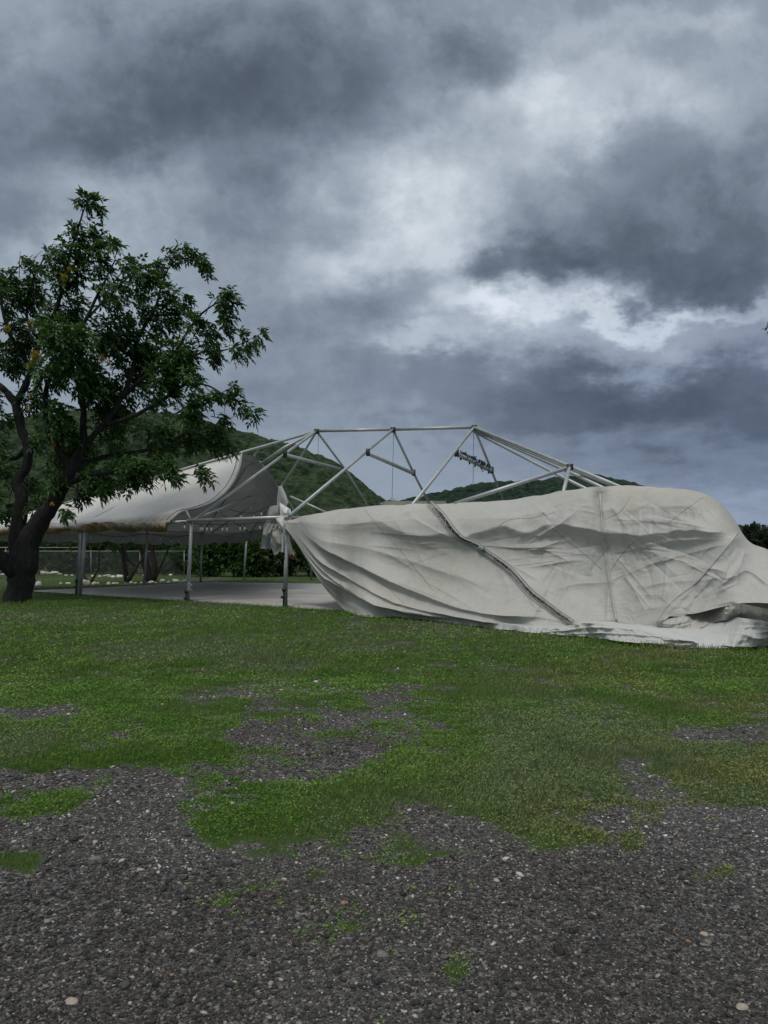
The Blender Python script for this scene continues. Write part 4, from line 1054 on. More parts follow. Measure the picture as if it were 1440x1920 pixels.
# ------------------------------------------------------------------ the fallen cover
fc = empty('fallen_cover', W(1000, 1100, 15) * [1, 1, 0], label='huge grimy white vinyl roof cover collapsed over the frame and heaped on the grass', cat='tent cover')
TX = [530, 545, 570, 600, 640, 700, 770, 850, 950, 1030, 1080, 1120, 1180, 1260, 1300, 1335, 1352, 1368, 1382, 1392, 1440, 1600, 1760]
TY = [974, 975, 967, 962, 955, 949, 945, 943, 938, 925, 917, 912.5, 911, 916, 920, 932, 944, 962, 982, 1000, 1031, 1070, 1120]
BBX = [530, 540, 560, 580, 600, 625, 650, 670, 750, 850, 950, 1000, 1055, 1100, 1155, 1228, 1262, 1297, 1345, 1375, 1415, 1440, 1600, 1760]
BBY = [984, 996, 1024, 1058, 1090, 1122, 1146, 1153, 1157, 1168, 1180, 1184, 1180, 1176, 1168, 1178, 1152, 1151, 1140, 1133, 1130, 1131, 1140, 1170]
BBD = [19.85, 19.85, 19.7, 19.4, 19.15, 18.9, 18.7, 17.75, 17.1, 15.75, 14.5, 14.1, 14.05, 14.0, 13.85, 13.1, 12.95, 12.8, 12.5, 12.3, 12.1, 11.9, 11.4, 11.2]
def top_d(px):
    k_ = (px - CX) / F
    s_ = (k_ * 19.9 + 2.63) / (.8 + .6 * k_)
    return 19.9 - .6 * s_
RIDGES = [ # (xs, ys, amp, up width, down width, x fade in, x fade out)
 ([560, 640, 700, 740, 810, 870, 920, 1000, 1030, 1100, 1180, 1260, 1320, 1375, 1400], [985, 973, 972, 984, 995, 999, 984, 986, 978, 985, 993, 988, 987, 1003, 1010], .27, 44, 24, 600, 1400),
 ([540, 590, 650, 740, 830, 920, 1010, 1090], [980, 1004, 1032, 1076, 1112, 1136, 1152, 1162], .50, 36, 14, 556, 1040),
 ([536, 575, 640, 720, 800, 880, 960, 1020], [984, 1018, 1060, 1103, 1135, 1156, 1172, 1180], .44, 22, 11, 550, 980),
 ([536, 570, 620, 680, 740, 800, 870, 940], [990, 1026, 1068, 1104, 1131, 1149, 1160, 1172], .26, 14, 8, 550, 880),
 ([536, 565, 590, 640, 700, 760, 820, 880], [994, 1030, 1060, 1088, 1114, 1144, 1156, 1166], .32, 12, 8, 550, 840),
 ([538, 600, 680, 760, 840, 920], [976, 998, 1018, 1044, 1070, 1098], .13, 26, 12, 556, 940),
 ([536, 556, 580, 610, 650, 690], [992, 1026, 1062, 1098, 1130, 1148], .12, 9, 6, 545, 700),
 ([760, 820, 900, 1000, 1060], [1050, 1062, 1085, 1095, 1098], .03, 30, 12, 780, 1040),
 ([960, 1010, 1060, 1130, 1200], [1064, 1060, 1053, 1048, 1046], .05, 14, 4, 965, 1130),
 ([950, 1000, 1040, 1075, 1100], [1037, 1030, 1018, 1006, 985], .07, 10, 5, 960, 1098),
 ([1000, 1040, 1080, 1120, 1200], [1110, 1104, 1096, 1092, 1094], .035, 14, 5, 1010, 1180),
 ([1150, 1200, 1280, 1340, 1380], [1030, 1022, 1010, 1004, 998], .04, 14, 5, 1170, 1375),
 ([1180, 1240, 1300, 1350, 1400], [1068, 1052, 1036, 1022, 1028], .045, 14, 5, 1200, 1395),
 ([1150, 1220, 1300, 1380, 1440], [1110, 1096, 1088, 1084, 1092], .04, 16, 6, 1160, 1430),
 ([1200, 1250, 1300, 1350, 1390], [955, 948, 944, 950, 975], .05, 12, 7, 1210, 1380),
 ([1040, 1080, 1120, 1170], [940, 932, 938, 928], .07, 10, 8, 1045, 1165),
 ([1170, 1200, 1240, 1260], [960, 948, 932, 925], .06, 10, 7, 1172, 1255),
 ([880, 930, 980, 1030, 1080], [972, 966, 962, 955, 958], .06, 12, 10, 890, 1070),
 ([1340, 1372, 1395, 1440, 1600], [1090, 1084, 1070, 1095, 1140], .06, 14, 5, 1345, 1700),
 ([680, 760, 850, 900], [1022, 1012, 1040, 1070], .035, 20, 10, 700, 890)]
CREASES = [ # mostly vertical folds: x as function of y : (ys, xs, amp, left width, right width, y in, y out)
 ([940, 1000, 1040, 1080, 1130, 1170], [800, 868, 920, 975, 1030, 1075], .07, 16, 10, 945, 1172),
 ([925, 1000, 1080, 1165], [1123, 1131, 1142, 1156], .06, 16, 16, 925, 1168),
 ([1000, 1060, 1110, 1170], [1386, 1335, 1290, 1232], .12, 14, 22, 1000, 1172),
 ([960, 1010, 1060], [730, 770, 800], .03, 14, 14, 960, 1060),
 ([1040, 1070, 1100], [1395, 1382, 1350], .07, 14, 10, 1030, 1100),
 ([985, 1030, 1080], [985, 962, 940], .035, 10, 16, 985, 1080)]
SEGS = []
rs = np.random.default_rng(41)
for (ax_, ay_, a0, a1, r0, r1_, l0, l1, n_) in [(538, 980, -2, 48, 60, 420, 60, 260, 24), (1124, 922, 15, 165, 20, 160, 30, 150, 34), (1386, 1000, 95, 215, 15, 180, 25, 130, 34), (1232, 1170, 190, 350, 20, 160, 30, 120, 22),
        (900, 1022, -60, 60, 20, 160, 30, 140, 16), (900, 1022, 130, 220, 15, 120, 30, 110, 10), (1075, 1168, 190, 350, 20, 120, 25, 110, 14), (1000, 945, 0, 40, 0, 300, 30, 130, 12), (1390, 1075, 150, 210, 5, 140, 30, 120, 14)]:
    for _ in range(n_):
        th_ = R(rs.uniform(a0, a1)); r_0 = rs.uniform(r0, r1_); ll_ = rs.uniform(l0, l1)
        bx0, by0 = ax_ + math.cos(th_) * r_0, ay_ + math.sin(th_) * r_0; th_ += rs.normal(0, .18)
        SEGS.append((bx0, by0, bx0 + math.cos(th_) * ll_, by0 + math.sin(th_) * ll_, rs.choice([1, 1, -.7]) * rs.uniform(.014, .042), rs.uniform(4, 16), rs.uniform(1.5, 4.5)))
def depth_at(px, py):
    T = smooth_interp(px, TX, TY); B = smooth_interp(px, BBX, BBY); Bd = smooth_interp(px, BBX, BBD)
    v = np.clip((py - T) / np.maximum(B - T, 3), 0, 1)
    td_ = top_d(np.minimum(px, 1600)) + .05
    fan = sstep(545, 680, px); dyp = np.zeros(np.shape(px))
    d = lerp(td_, Bd, v ** 1.15)
    d = d - .10 * np.minimum(1, v * 6) + .32 * np.sin(np.pi * v) * fan * (1 - .75 * sstep(1250, 1400, px))
    # round top roll
    d = d + .45 * np.exp(-v * 14) * fan
    for k_, (xs_, ys_, a, wu, wd, f0, f1) in enumerate(RIDGES):
        Rr = smooth_interp(px, xs_, ys_) + (14 if k_ == 0 else 3) * (fbm(px / (38 if k_ == 0 else 26), px * 0 + k_ * 3, 3, 140) - .5); s_ = py - Rr
        fade = sstep(f0, f0 + 60, px) * (1 - sstep(f1 - 90, f1, px)) * np.clip(v * 8, 0, 1)
        g = np.where(s_ < 0, np.exp(-(np.abs(s_) / wu) ** 1.15), np.exp(-(np.abs(s_) / wd) ** 1.35))
        d = d - a * fade * g
        if a > .15: dyp = dyp + (6 if k_ == 0 else min(15., a * 32)) * fade * g * np.minimum(1, v * 5) * np.clip((1 - v) * 5, 0, 1)
    for (ys_, xs_, a, wl, wr_, f0, f1) in CREASES:
        Cr = smooth_interp(py, ys_, xs_); s_ = px - Cr
        fade = sstep(f0 - 5, f0 + 10, py) * (1 - sstep(f1 - 10, f1 + 5, py))
        g = np.where(s_ < 0, np.exp(-np.abs(s_) / wl), np.exp(-np.abs(s_) / wr_))
        d = d - a * fade * g
    # the gusset seams pull the cloth in
    # wrinkles: sharp crumples flowing with the drape
    X = px / 100; Y = py / 100
    wx = fbm(X * 1.1, Y * 1.1, 3, 50) - .5; wy = fbm(X * 1.1 + 7, Y * 1.1, 3, 51) - .5
    amt = .35 + .65 * sstep(860, 1000, px) - .25 * sstep(1400, 1450, px)
    lowr = sstep(.55, 1, v)
    r1 = np.abs(2 * vnoise(X * .9 + wx * 2 + Y * .5, Y * 2.6 - X * .35 + wy * 2, 60) - 1)
    r2_ = np.abs(2 * vnoise(X * 2.4 + wx * 3 + Y, Y * 5.5 - X * .9 + wy * 3, 61) - 1)
    r3 = np.abs(2 * vnoise(X * 7 + wx * 6, Y * 9 + wy * 6, 62) - 1)
    mask = .3 + .7 * sstep(.42, .62, fbm(X * .9 + 3, Y * 1.4, 2, 70))
    d = d + (r1 * .02 + r2_ * .018 * mask + r3 * .012 * mask) * amt * (.5 + .5 * np.clip(v * 6, 0, 1)) * sstep(560, 640, px) 
    d = d + .03 * (fbm(X * 1.5, Y * 1.5, 3, 63) - .5)
    for (x0_, y0_, x1_, y1_, a, wa, wb) in SEGS:
        dxs, dys = x1_ - x0_, y1_ - y0_; Ls = math.hypot(dxs, dys)
        ux, uy = dxs / Ls, dys / Ls
        t_ = ((px - x0_) * ux + (py - y0_) * uy) / Ls
        q_ = (px - x0_) * -uy + (py - y0_) * ux
        tp_ = np.clip(4 * t_ * (1 - t_), 0, 1) ** .7
        d = d - a * tp_ * np.where(q_ < 0, np.exp(-np.abs(q_) / wa), np.exp(-np.abs(q_) / wb)) * sstep(0, .06, v)
    return d, dyp
def S(px, py, off=0.0):
    px = np.atleast_1d(np.asarray(px, float)); py = np.atleast_1d(np.asarray(py, float))
    d, dyp = depth_at(px, py); d = d - off
    return np.stack([(px - CX) / F * d, d, CH + (HY - py - dyp) / F * d], -1)
nu, nv = 900, 300
pxs = np.r_[np.linspace(531, 680, 170)[:-1], np.linspace(680, 1450, 640)[:-1], np.linspace(1450, 1750, 60)]
nu = len(pxs)
T = smooth_interp(pxs, TX, TY); B = smooth_interp(pxs, BBX, BBY)
T = T + (fbm(pxs / 30, pxs * 0, 3, 91) - .5) * 4
vv = np.linspace(0, 1, nv)[:, None]
PY = T[None] + (B - T)[None] * vv; PX = np.broadcast_to(pxs[None], PY.shape)
front = S(PX.ravel(), PY.ravel()).reshape(nv, nu, 3)
# part beyond the top edge: falls away behind the eave
nb = 26; backp = np.zeros((nb, nu, 3))
for j in range(nb):
    t = (nb - j) / nb
    a_ = front[0].copy(); k_ = sstep(545, 640, pxs)
    a_[:, 1] += (3.2 * t * k_ + .02); a_[:, 2] -= (1.9 * t ** 1.3 * k_ + .05 * t + .25 * t * k_) + .12 * (fbm(pxs / 40 + t * 3, pxs * 0 + t * 4, 3, 92) - .5) * t
    a_[:, 2] = np.maximum(a_[:, 2], .15)
    backp[j] = a_
cc = np.zeros((nb + nv, nu, 3))
pt = np.exp(-(((PX - 1124) / 14) ** 2 + ((PY - 925) / 13) ** 2)); cc[nb:, :, 1] = pt * .9
sm = np.abs(PX - smooth_interp(PY, [930, 1000, 1022, 1040, 1080, 1130, 1175], [795, 862, 892, 912, 962, 1018, 1072]))
cc[nb:, :, 1] += .50 * np.exp(-(sm / 9) ** 2) * (.4 + .6 * fbm(PX / 9, PY / 9, 3, 93)) * ((PY > 940))
cc[nb:, :, 0] = .10 * np.exp(-((PY - 935) / 25) ** 2) * sstep(960, 1060, PX)
hem = np.clip(1 - (B[None] - PY) / 7.0, 0, 1) * (PX > 640) * (PX < 1080); cc[nb:, :, 2] = hem * .7
mb = MB(); mb.grid(np.concatenate([backp, front], 0), cc.reshape(-1, 3))
mb.build('draped_sheet', M['cover'], fc, smooth=True, colattr=True)
# heap at the foot
hx = np.linspace(655, 1750, 760)
FX = [650, 670, 750, 850, 950, 1000, 1060, 1100, 1150, 1200, 1270, 1350, 1400, 1440, 1600, 1760]
FY = [1147, 1153, 1158, 1170, 1183, 1188, 1192, 1196, 1203, 1209, 1214, 1218, 1216, 1211, 1215, 1230]
FYv = smooth_interp(hx, FX, FY) + (fbm(hx / 14, hx * 0, 3, 95) - .5) * 3
fd = CH * F / (FYv - HY); fds = CH * F / (smooth_interp(hx, FX, FY) - HY)
bdp = smooth_interp(hx, BBX, BBD) + .15 + .9 * sstep(1080, 1250, hx)
nh = 220; HP = np.zeros((nh, len(hx), 3)); hc = np.zeros((nh, len(hx), 3))
for j in range(nh):
    t = j / (nh - 1)
    d = lerp(fds + (fd - fds) * (1 - t) ** 8, np.maximum(bdp, fds + .25), t)
    X = (hx - CX) / F * d; Yd = d
    wide = sstep(1000, 1200, hx)
    wxx = fbm(X * .9, Yd * .9, 3, 100) - .5
    # folds run along the edge of the heap
    along = X * .72 - Yd * .69; across = X * .69 + Yd * .72
    r1 = 1 - np.abs(2 * vnoise(along * .55 + wxx * 1.2, across * 2.1 + wxx * 2.5, 101) - 1)
    r2_ = 1 - np.abs(2 * vnoise(along * 1.3 + 5 + wxx * 2, across * 3.6 + wxx * 3, 102) - 1)
    r3 = 1 - np.abs(2 * vnoise(along * 3.1, across * 5.5 + wxx * 4, 103) - 1)
    env = sstep(0, .16, t)
    z = .02 + env * (.05 + wide * ((.02 + .24 * r1 * sstep(0, .5, t) + .12 * r2_ + .03 * r3) * .42) + (1 - wide) * (.05 * r1 + .03 * r2_))
    # long lifted fold at the front right
    z = z + .12 * np.exp(-((t - .35 - .12 * np.sin(hx / 70)) / .10) ** 2) * sstep(1050, 1120, hx) * (1 - .6 * sstep(1230, 1300, hx))
    z = z + .0 * np.exp(-((hx - 1345 - 60 * (t - .5)) / 45) ** 2) * np.sin(math.pi * min(1, t * 1.1)) 
    HP[j] = np.stack([X, Yd, z], 1)
    hc[j, :, 2] = (.8 - .75 * sstep(.25, .8, t + .3 * (fbm(X * 1.2, Yd * 1.2, 2, 104) - .5)))
mb = MB(); mb.grid(HP, hc.reshape(-1, 3)); 
mb.build('ground_heap', M['cover'], fc, smooth=True, colattr=True)
# a loose flap over the heap (the sheet folded on itself along the bottom)
def flap(name, topl, botl, zt, zb, amp, seed, tint=(0, 0, .4), n1=200, n2=46):
    tp = spline(np.array(topl, float), n1); bt = spline(np.array(botl, float), n1)
    Gf = np.zeros((n2, n1, 3))
    zt = np.interp(np.linspace(0, 1, n1), np.linspace(0, 1, len(zt)), zt); zb = np.interp(np.linspace(0, 1, n1), np.linspace(0, 1, len(zb)), zb)
    for j in range(n2):
        v = j / (n2 - 1); u = np.linspace(0, 1, n1)
        px = lerp(tp[:, 0], bt[:, 0], v); py = lerp(tp[:, 1], bt[:, 1], v) + 2.0 * (fbm(u * 25, u * 0 + v * 2, 3, seed) - .5)
        z = lerp(zt, zb, v)
        py_ = np.maximum(py, HY + 20)
        d = (CH - z) * F / (py_ - HY)
        bulge = amp * (ridge(u * 2.6 + v * .8, v * 2.6 + u * 2.2, seed + 1, 1.0) - .5 + .45 * (ridge(u * 6 - v * 1.5, v * 4.5 + u * 4, seed + 2) - .5)) * math.sin(math.pi * min(1, .15 + v * .85))
        d2 = d - bulge
        Gf[j] = np.stack([(px - CX) / F * d2, d2, CH + (HY - py_) / F * d2], 1)
    mb = MB(); mb.grid(Gf, np.tile(tint, (n1 * n2, 1))); mb.build(name, M['cover'], fc, smooth=True, colattr=True)
flap('folded_flap', [(1010, 1181), (1060, 1174), (1098, 1168), (1140, 1172), (1200, 1182), (1260, 1196), (1300, 1203)], [(1015, 1190), (1070, 1192), (1120, 1196), (1170, 1203), (1220, 1206), (1270, 1207), (1310, 1207)],
     [.10, .18, .30, .26, .22, .15, .12], [.03, .03, .05, .06, .06, .06, .06], .10, 210)
flap('folded_flap', [(1225, 1177), (1270, 1183), (1320, 1168), (1365, 1157), (1400, 1160), (1470, 1170), (1560, 1180)], [(1180, 1203), (1240, 1206), (1300, 1208), (1360, 1211), (1410, 1213), (1470, 1208), (1560, 1214)],
     [.16, .19, .34, .46, .46, .36, .3], [.04, .04, .05, .05, .04, .05, .05], .13, 220, (0, 0, .8))
flap('folded_flap', [(1236, 1164), (1290, 1152), (1340, 1129), (1380, 1131), (1440, 1142), (1560, 1150)], [(1226, 1182), (1290, 1184), (1345, 1166), (1390, 1161), (1440, 1166), (1560, 1182)],
     [.33, .46, .69, .68, .60, .5], [.14, .19, .38, .42, .38, .28], .10, 230, (0, 0, .1))
# seams and cords on the cloth, plus cable shadows modelled as dark tubes
def on_cloth(pts, n, off):
    q = spline(np.array(pts, float), n); return S(q[:, 0], q[:, 1], off)
mb = MB(); q = on_cloth([(1125, 926), (1131, 1000), (1137, 1050), (1144, 1100), (1156, 1163)], 90, .025); mb.tube(q, .022, 6); mb.build('seam_cord', M['cord'], fc, smooth=True)
for pts, r in [([(1384, 1000), (1345, 1048), (1300, 1098), (1270, 1120)], .016), ([(1270, 1120), (1250, 1140), (1231, 1168)], .012), ([(683, 955), (700, 972), (735, 1010), (770, 1050), (812, 1094)], .008), ([(562, 975), (590, 1002), (602, 1010)], .010),
               ([(1035, 985), (1060, 1010), (1100, 1042), (1128, 1068)], .008), ([(1190, 1012), (1165, 1040), (1145, 1070)], .008), ([(1320, 932), (1290, 950), (1255, 975)], .006), ([(1183, 930), (1165, 955), (1135, 970)], .006),  # first pair: shadows of the cross cables, drawn as thin dark tubes
               ([(680, 1056), (720, 1086), (760, 1118)], .007), ([(1340, 1072), (1362, 1086), (1378, 1080)], .012), ([(965, 1060), (1000, 1057), (1040, 1052)], .007), ([(925, 990), (945, 975), (1000, 968), (1040, 958)], .006)]:
    mb = MB(); mb.tube(on_cloth(pts, 60, .002), r * .7, 5); mb.build('seam_and_shadow', M['seam_and_shadow'], fc, smooth=True)
# the laced joint: two welts with a dark gap and lacing loops
J0 = [(805, 944), (830, 968), (852, 994), (874, 1010), (892, 1020), (912, 1035), (935, 1052), (952, 1064), (975, 1088), (1005, 1118), (1035, 1142), (1072, 1168)]
jq = spline(np.array(J0, float), 150)
def shift(q, dpx, dpy): r = q.copy(); r[:, 0] += dpx; r[:, 1] += dpy; return r
wob = np.stack([(fbm(np.arange(150) / 9., np.zeros(150), 3, s_) - .5) for s_ in (1, 2)], 1) * 5
for (a_, b_, r, m_, nm) in [(3.6, -3.4, .018, 'cover', 'welt'), (-3.6, 3.4, .013, 'seam_and_shadow', 'seam_and_shadow'), (6.5, -6.5, .006, 'seam_and_shadow', 'seam_and_shadow'), (-7.5, 7, .006, 'seam_and_shadow', 'seam_and_shadow')]:
    q = shift(jq + wob * .5, a_ * .7, b_ * .7); mb = MB(); mb.tube(S(q[:, 0], q[:, 1], .02), r, 6); mb.build(nm, M['cord'] if nm == 'welt' else M['seam_and_shadow'], fc, smooth=True)
q1 = jq + wob * .6
pxj = jq[:, 0]
gap = (.25 + 3.2 * np.exp(-((pxj - 838) / 16) ** 2) + 1.2 * np.exp(-((pxj - 872) / 10) ** 2) + 2.6 * np.exp(-((pxj - 897) / 6) ** 2) + 2.2 * np.exp(-((pxj - 940) / 13) ** 2) + 1.1 * np.exp(-((pxj - 1000) / 22) ** 2) + 1.7 * np.exp(-((pxj - 1052) / 16) ** 2)) * .75
La = S(q1[:, 0] + gap, q1[:, 1] - gap * .9, .024); Lb = S(q1[:, 0] - gap, q1[:, 1] + gap * .9, .024)
mb = MB(); mb.grid(np.stack([La, Lb], 0)); mb.build('rip', M['cable'], fc)
zz_ = []
for k_, i in enumerate(range(4, 148, 4)):
    sg = 1 if k_ % 2 else -1
    zz_.append(S(jq[i, 0] + sg * rng.uniform(2.0, 4.5), jq[i, 1] - sg * rng.uniform(1.5, 3.5), .055)[0])
mb = MB(); mb.tube(np.array(zz_), .006, 4); mb.build('lacing', M['seam_and_shadow'], fc)
# pale blue rag wedged in the laced joint
u = np.linspace(0, 1, 14); ga = np.zeros((14, 14, 3))
for j in range(14):
    for i in range(14):
        px = 896 + 13 * u[i]; py = 1022 + 4 * u[i] + 7 * (u[j] - .0) * math.sin(math.pi * (.15 + .7 * u[i]))
        ga[j, i] = S(px, py, .07 + .03 * math.sin(i * 1.3 + j * .8) + .03 * math.sin(math.pi * u[j]))[0]
mb = MB(); mb.grid(ga); o = mb.build('cloth_rag', M['bluecloth'], origin=ga[7, 7], smooth=True); tag(o, 'small pale blue rag caught in the laced joint of the fallen cover', 'rag')

# ------------------------------------------------------------------ gravel stones
ico = np.array([(0, 0, 1.), *[(math.cos(a) * .89, math.sin(a) * .89, .45) for a in np.arange(5) * 2 * math.pi / 5], *[(math.cos(a + .63) * .89, math.sin(a + .63) * .89, -.45) for a in np.arange(5) * 2 * math.pi / 5], (0, 0, -1.)])
icf = np.array([(0, 1, 2), (0, 2, 3), (0, 3, 4), (0, 4, 5), (0, 5, 1), (1, 6, 2), (2, 7, 3), (3, 8, 4), (4, 9, 5), (5, 10, 1), (2, 6, 7), (3, 7, 8), (4, 8, 9), (5, 9, 10), (1, 10, 6), (11, 7, 6), (11, 8, 7), (11, 9, 8), (11, 10, 9), (11, 6, 10)])
def scatter(n_, y0, y1, power=0.0, wide=.68):
    """random ground points inside the view wedge"""
    t = rng.random(n_); Y = (y0 ** (2 - power) + t * (y1 ** (2 - power) - y0 ** (2 - power))) ** (1 / (2 - power))
    X = (rng.random(n_) * 2 - 1) * wide * Y
    return X, Y
def stones(n_, y0, y1, smin, smax, power, thr, z_sink=.35):
    X, Y = scatter(n_, y0, y1, power)
    g = grass_amount(X, Y); k_ = g + rng.normal(0, .25, n_) < thr
    X, Y = X[k_], Y[k_]; n_ = len(X)
    s_ = np.exp(rng.uniform(math.log(smin), math.log(smax), n_) ) * np.where(rng.random(n_) < .10, 1.5, 1)
    dens = fbm(X * .8, Y * .8, 3, 200); s_ *= .75 + .5 * dens
    V = np.tile(ico[None], (n_, 1, 1)) * (1 + rng.normal(0, .16, (n_, 12, 1)))
    sc = np.stack([s_ * rng.uniform(.8, 1.35, n_), s_ * rng.uniform(.6, 1.0, n_), s_ * rng.uniform(.3, .65, n_)], 1)
    V = V * sc[:, None]
    a = rng.random(n_) * 6.28; ca, sa = np.cos(a)[:, None], np.sin(a)[:, None]
    tl = rng.normal(0, .25, n_)[:, None]
    x = V[..., 0] * ca - V[..., 1] * sa; y = V[..., 0] * sa + V[..., 1] * ca; z = V[..., 2] + x * tl
    V = np.stack([x + X[:, None], y + Y[:, None], z + (ground_h(X, Y) + sc[:, 2] * z_sink)[:, None]], -1)
    r = rng.random(n_); warm = rng.normal(0, .06, n_)
    val = np.where(r < .56, rng.uniform(.022, .06, n_), np.where(r < .82, rng.uniform(.06, .13, n_), np.where(r < .940, rng.uniform(.12, .23, n_), rng.uniform(.28, .52, n_))))
    warm = np.abs(warm) * .9 - .01
    c = np.stack([val * (1 + warm), val, val * (1 - warm)], 1)
    c = c * (1 - .26 * sstep(.1, -.2, (Y - 3.35) * .5 + (fbm(X * .8, Y * .8, 3, 231) - .5) * 1.6))[:, None]
    c = c * (np.array([.96, .91, .86]) + np.array([.50, .55, .58]) * sstep(.36, .62, fbm(X * .7 + 4, Y * .7, 3, 230))[:, None])
    orr = rng.random(n_) < .002; c[orr] = np.array([.30, .16, .09]) * rng.uniform(.7, 1.2, (orr.sum(), 1))
    F_ = (np.arange(n_)[:, None, None] * 12 + icf[None]).reshape(-1, 3)
    gm_.add(V.reshape(-1, 3), F_, np.repeat(c, 12, axis=0))
gm_ = MB()
stones(78000, 2.1, 4.8, .0026, .0085, .9, .05)
stones(38000, 4.4, 9.0, .005, .012, .9, .15)
stones(1500, 2.1, 6.0, .011, .018, .5, -.1)
stones(2600, 3.2, 5.6, .009, .014, .6, -.1)
stones(9000, 8.0, 13.0, .009, .018, .6, .0)
m_, n, b = mat('gravel_stone')
tc = n.attr('tint'); pos = n.geo()
c = n.mix(1.0, tc, n.ramp(n.noise(pos, 150, 3, .7), [(0.25, (.65, .65, .65)), (0.75, (1.35, 1.35, 1.35))]), 'MULTIPLY')
n.put(b.inputs['Base Color'], c); b.inputs['Roughness'].default_value = .8; b.inputs['Specular IOR Level'].default_value = .35
M['stone'] = m_
o = gm_.build('gravel', M['stone'], colattr=True); tag(o, 'dark grey loose gravel with scattered paler stones', 'gravel', kind='stuff')
# a few stones large enough to pick out
M['stone_pale'] = simple('pale_stone', (.34, .29, .23), .85, var=.35, scale=40, bump=.6, bscale=90)
M['stone_rust'] = simple('rusty_stone', (.30, .15, .08), .85, var=.35, scale=40, bump=.6, bscale=90)
M['stone_dark'] = simple('dark_stone', (.028, .028, .030), .85, var=.35, scale=40, bump=.6, bscale=90)
M['stone_grey'] = simple('grey_stone', (.15, .15, .145), .85, var=.35, scale=40, bump=.6, bscale=90)
mesh_by = {}
for (px, py, w_, mk, lab) in [(134, 1882, 28, 'stone_pale', 'cream flat stone at the bottom left of the gravel'), (1391, 1893, 28, 'stone_pale', 'yellowish lumpy stone in the bottom right corner of the gravel'),
    (645, 1696, 18, 'stone_rust', 'flat rust-orange stone in the middle of the gravel'), (776, 1667, 14, 'stone_rust', 'small pinkish orange stone right of the rust-orange one'), (931, 1653, 16, 'stone_pale', 'small tan stone among the pebbles right of centre'),
    (178, 1614, 24, 'stone_grey', 'grey wedge shaped stone left of the big grass patch'), (355, 1627, 15, 'stone_dark', 'round black stone below the left end of the big grass patch'), (429, 1624, 24, 'stone_dark', 'long flat black stone below the big grass patch'),
    (262, 1634, 17, 'stone_pale', 'pale broken stone below and left of the big grass patch'), (1320, 1754, 18, 'stone_pale', 'whitish stone topping a small cluster at the right of the gravel'), (1326, 1768, 17, 'stone_grey', 'grey brown stone in the small cluster at the right of the gravel'),
    (1224, 1698, 18, 'stone_dark', 'smooth dark oval stone right of centre in the gravel'), (943, 1742, 16, 'stone_dark', 'brownish dark oval stone near the middle bottom gravel'), (902, 1872, 20, 'stone_grey', 'angular brownish grey stone beside the small tuft at the bottom'),
    (452, 1841, 13, 'stone_pale', 'pinkish oval stone in the bottom gravel left of centre'), (667, 1856, 13, 'stone_grey', 'light grey oval stone in the bottom gravel'), (1156, 1493, 13, 'stone_pale', 'tan stone at the point of the gravel wedge at right'),
    (533, 1651, 14, 'stone_pale', 'pinkish white lumpy stone in the gravel below the big grass patch'), (417, 1782, 12, 'stone_pale', 'small white stone in the gravel lower left'), (585, 1768, 11, 'stone_pale', 'small creamy round stone left of the bottom middle gravel'),
    (765, 1729, 13, 'stone_pale', 'white angular stone in the middle gravel'), (790, 1750, 11, 'stone_pale', 'white round stone just below the white angular one'), (298, 1752, 9, 'stone_pale', 'tiny white stone in the left gravel')]:
    b0 = G(px, py); d = b0[1]
    key = (int(px) % 6, mk)
    if key not in mesh_by:
        me = rocks[key[0]].copy(); me.materials.clear(); me.materials.append(M[mk]); mesh_by[key] = me
    o = bpy.data.objects.new('loose_stone', mesh_by[key]); COL.objects.link(o)
    s_ = w_ / F * d / 2; o.scale = (s_, s_ * .8, s_ * .42); o.location = (b0[0], d, s_ * .26); o.rotation_euler = (0, 0, (px % 7) * .3 - .9)
    tag(o, lab, 'stone')

# ------------------------------------------------------------------ grass
m_, n, b = mat('grass_blade')
tc = n.attr('tint')
n.put(b.inputs['Base Color'], n.mix(1.0, tc, n.ramp(n.noise(n.geo(), 2.5, 3), [(0.3, (.8, .85, .8)), (0.7, (1.2, 1.15, 1.1))]), 'MULTIPLY'))
b.inputs['Roughness'].default_value = .7; b.inputs['Specular IOR Level'].default_value = .2
tr = n.new('ShaderNodeBsdfTranslucent'); n.put(tr.inputs[0], tc)
mx = n.new('ShaderNodeMixShader'); mx.inputs[0].default_value = .25
out = [x for x in n.n if x.type == 'OUTPUT_MATERIAL'][0]
n.l.new(b.outputs[0], mx.inputs[1]); n.l.new(tr.outputs[0], mx.inputs[2]); n.l.new(mx.outputs[0], out.inputs[0])
M['grass'] = m_
def inslab(X, Y):
    q = (X * .6 + Y * .8); q0 = (-1.09 * .6 + 18.95 * .8)
    a = X * .8 - Y * .6
    return (q > q0) & (Y < 35.2) & ~((X < -8.1) & (Y > 30 + (X + 11.4) * 1.5)) & ((Y + X * .42) < 33.0 + .5)
def turf_color(X, Y, n_):
    a = fbm(X * .6, Y * .35, 4, 300); c_ = fbm(X * 2.2 + 9, Y * 1.5, 3, 301)
    g1 = np.array([.108, .212, .034]); g2 = np.array([.155, .255, .058]); g3 = np.array([.205, .235, .130]); g4 = np.array([.225, .225, .088])
    w2 = sstep(.35, .65, c_)[:, None]; c = g1 * (1 - w2) + g2 * w2
    w3 = sstep(.44, .64, a)[:, None] * .75; c = c * (1 - w3) + g3 * w3
    right = (sstep(0, 1, (X / np.maximum(Y, 1) + .05) / .5) * sstep(.45, .6, fbm(X * .8, Y * .8 + 30, 3, 302)))[:, None] * .7
    c = c * (1 - right) + g4 * right
    c = c * rng.uniform(.74, 1.26, (n_, 1)); dry = rng.random(n_) < .06; c[dry] = np.array([.17, .15, .08]) * rng.uniform(.6, 1.1, (dry.sum(), 1))
    return c
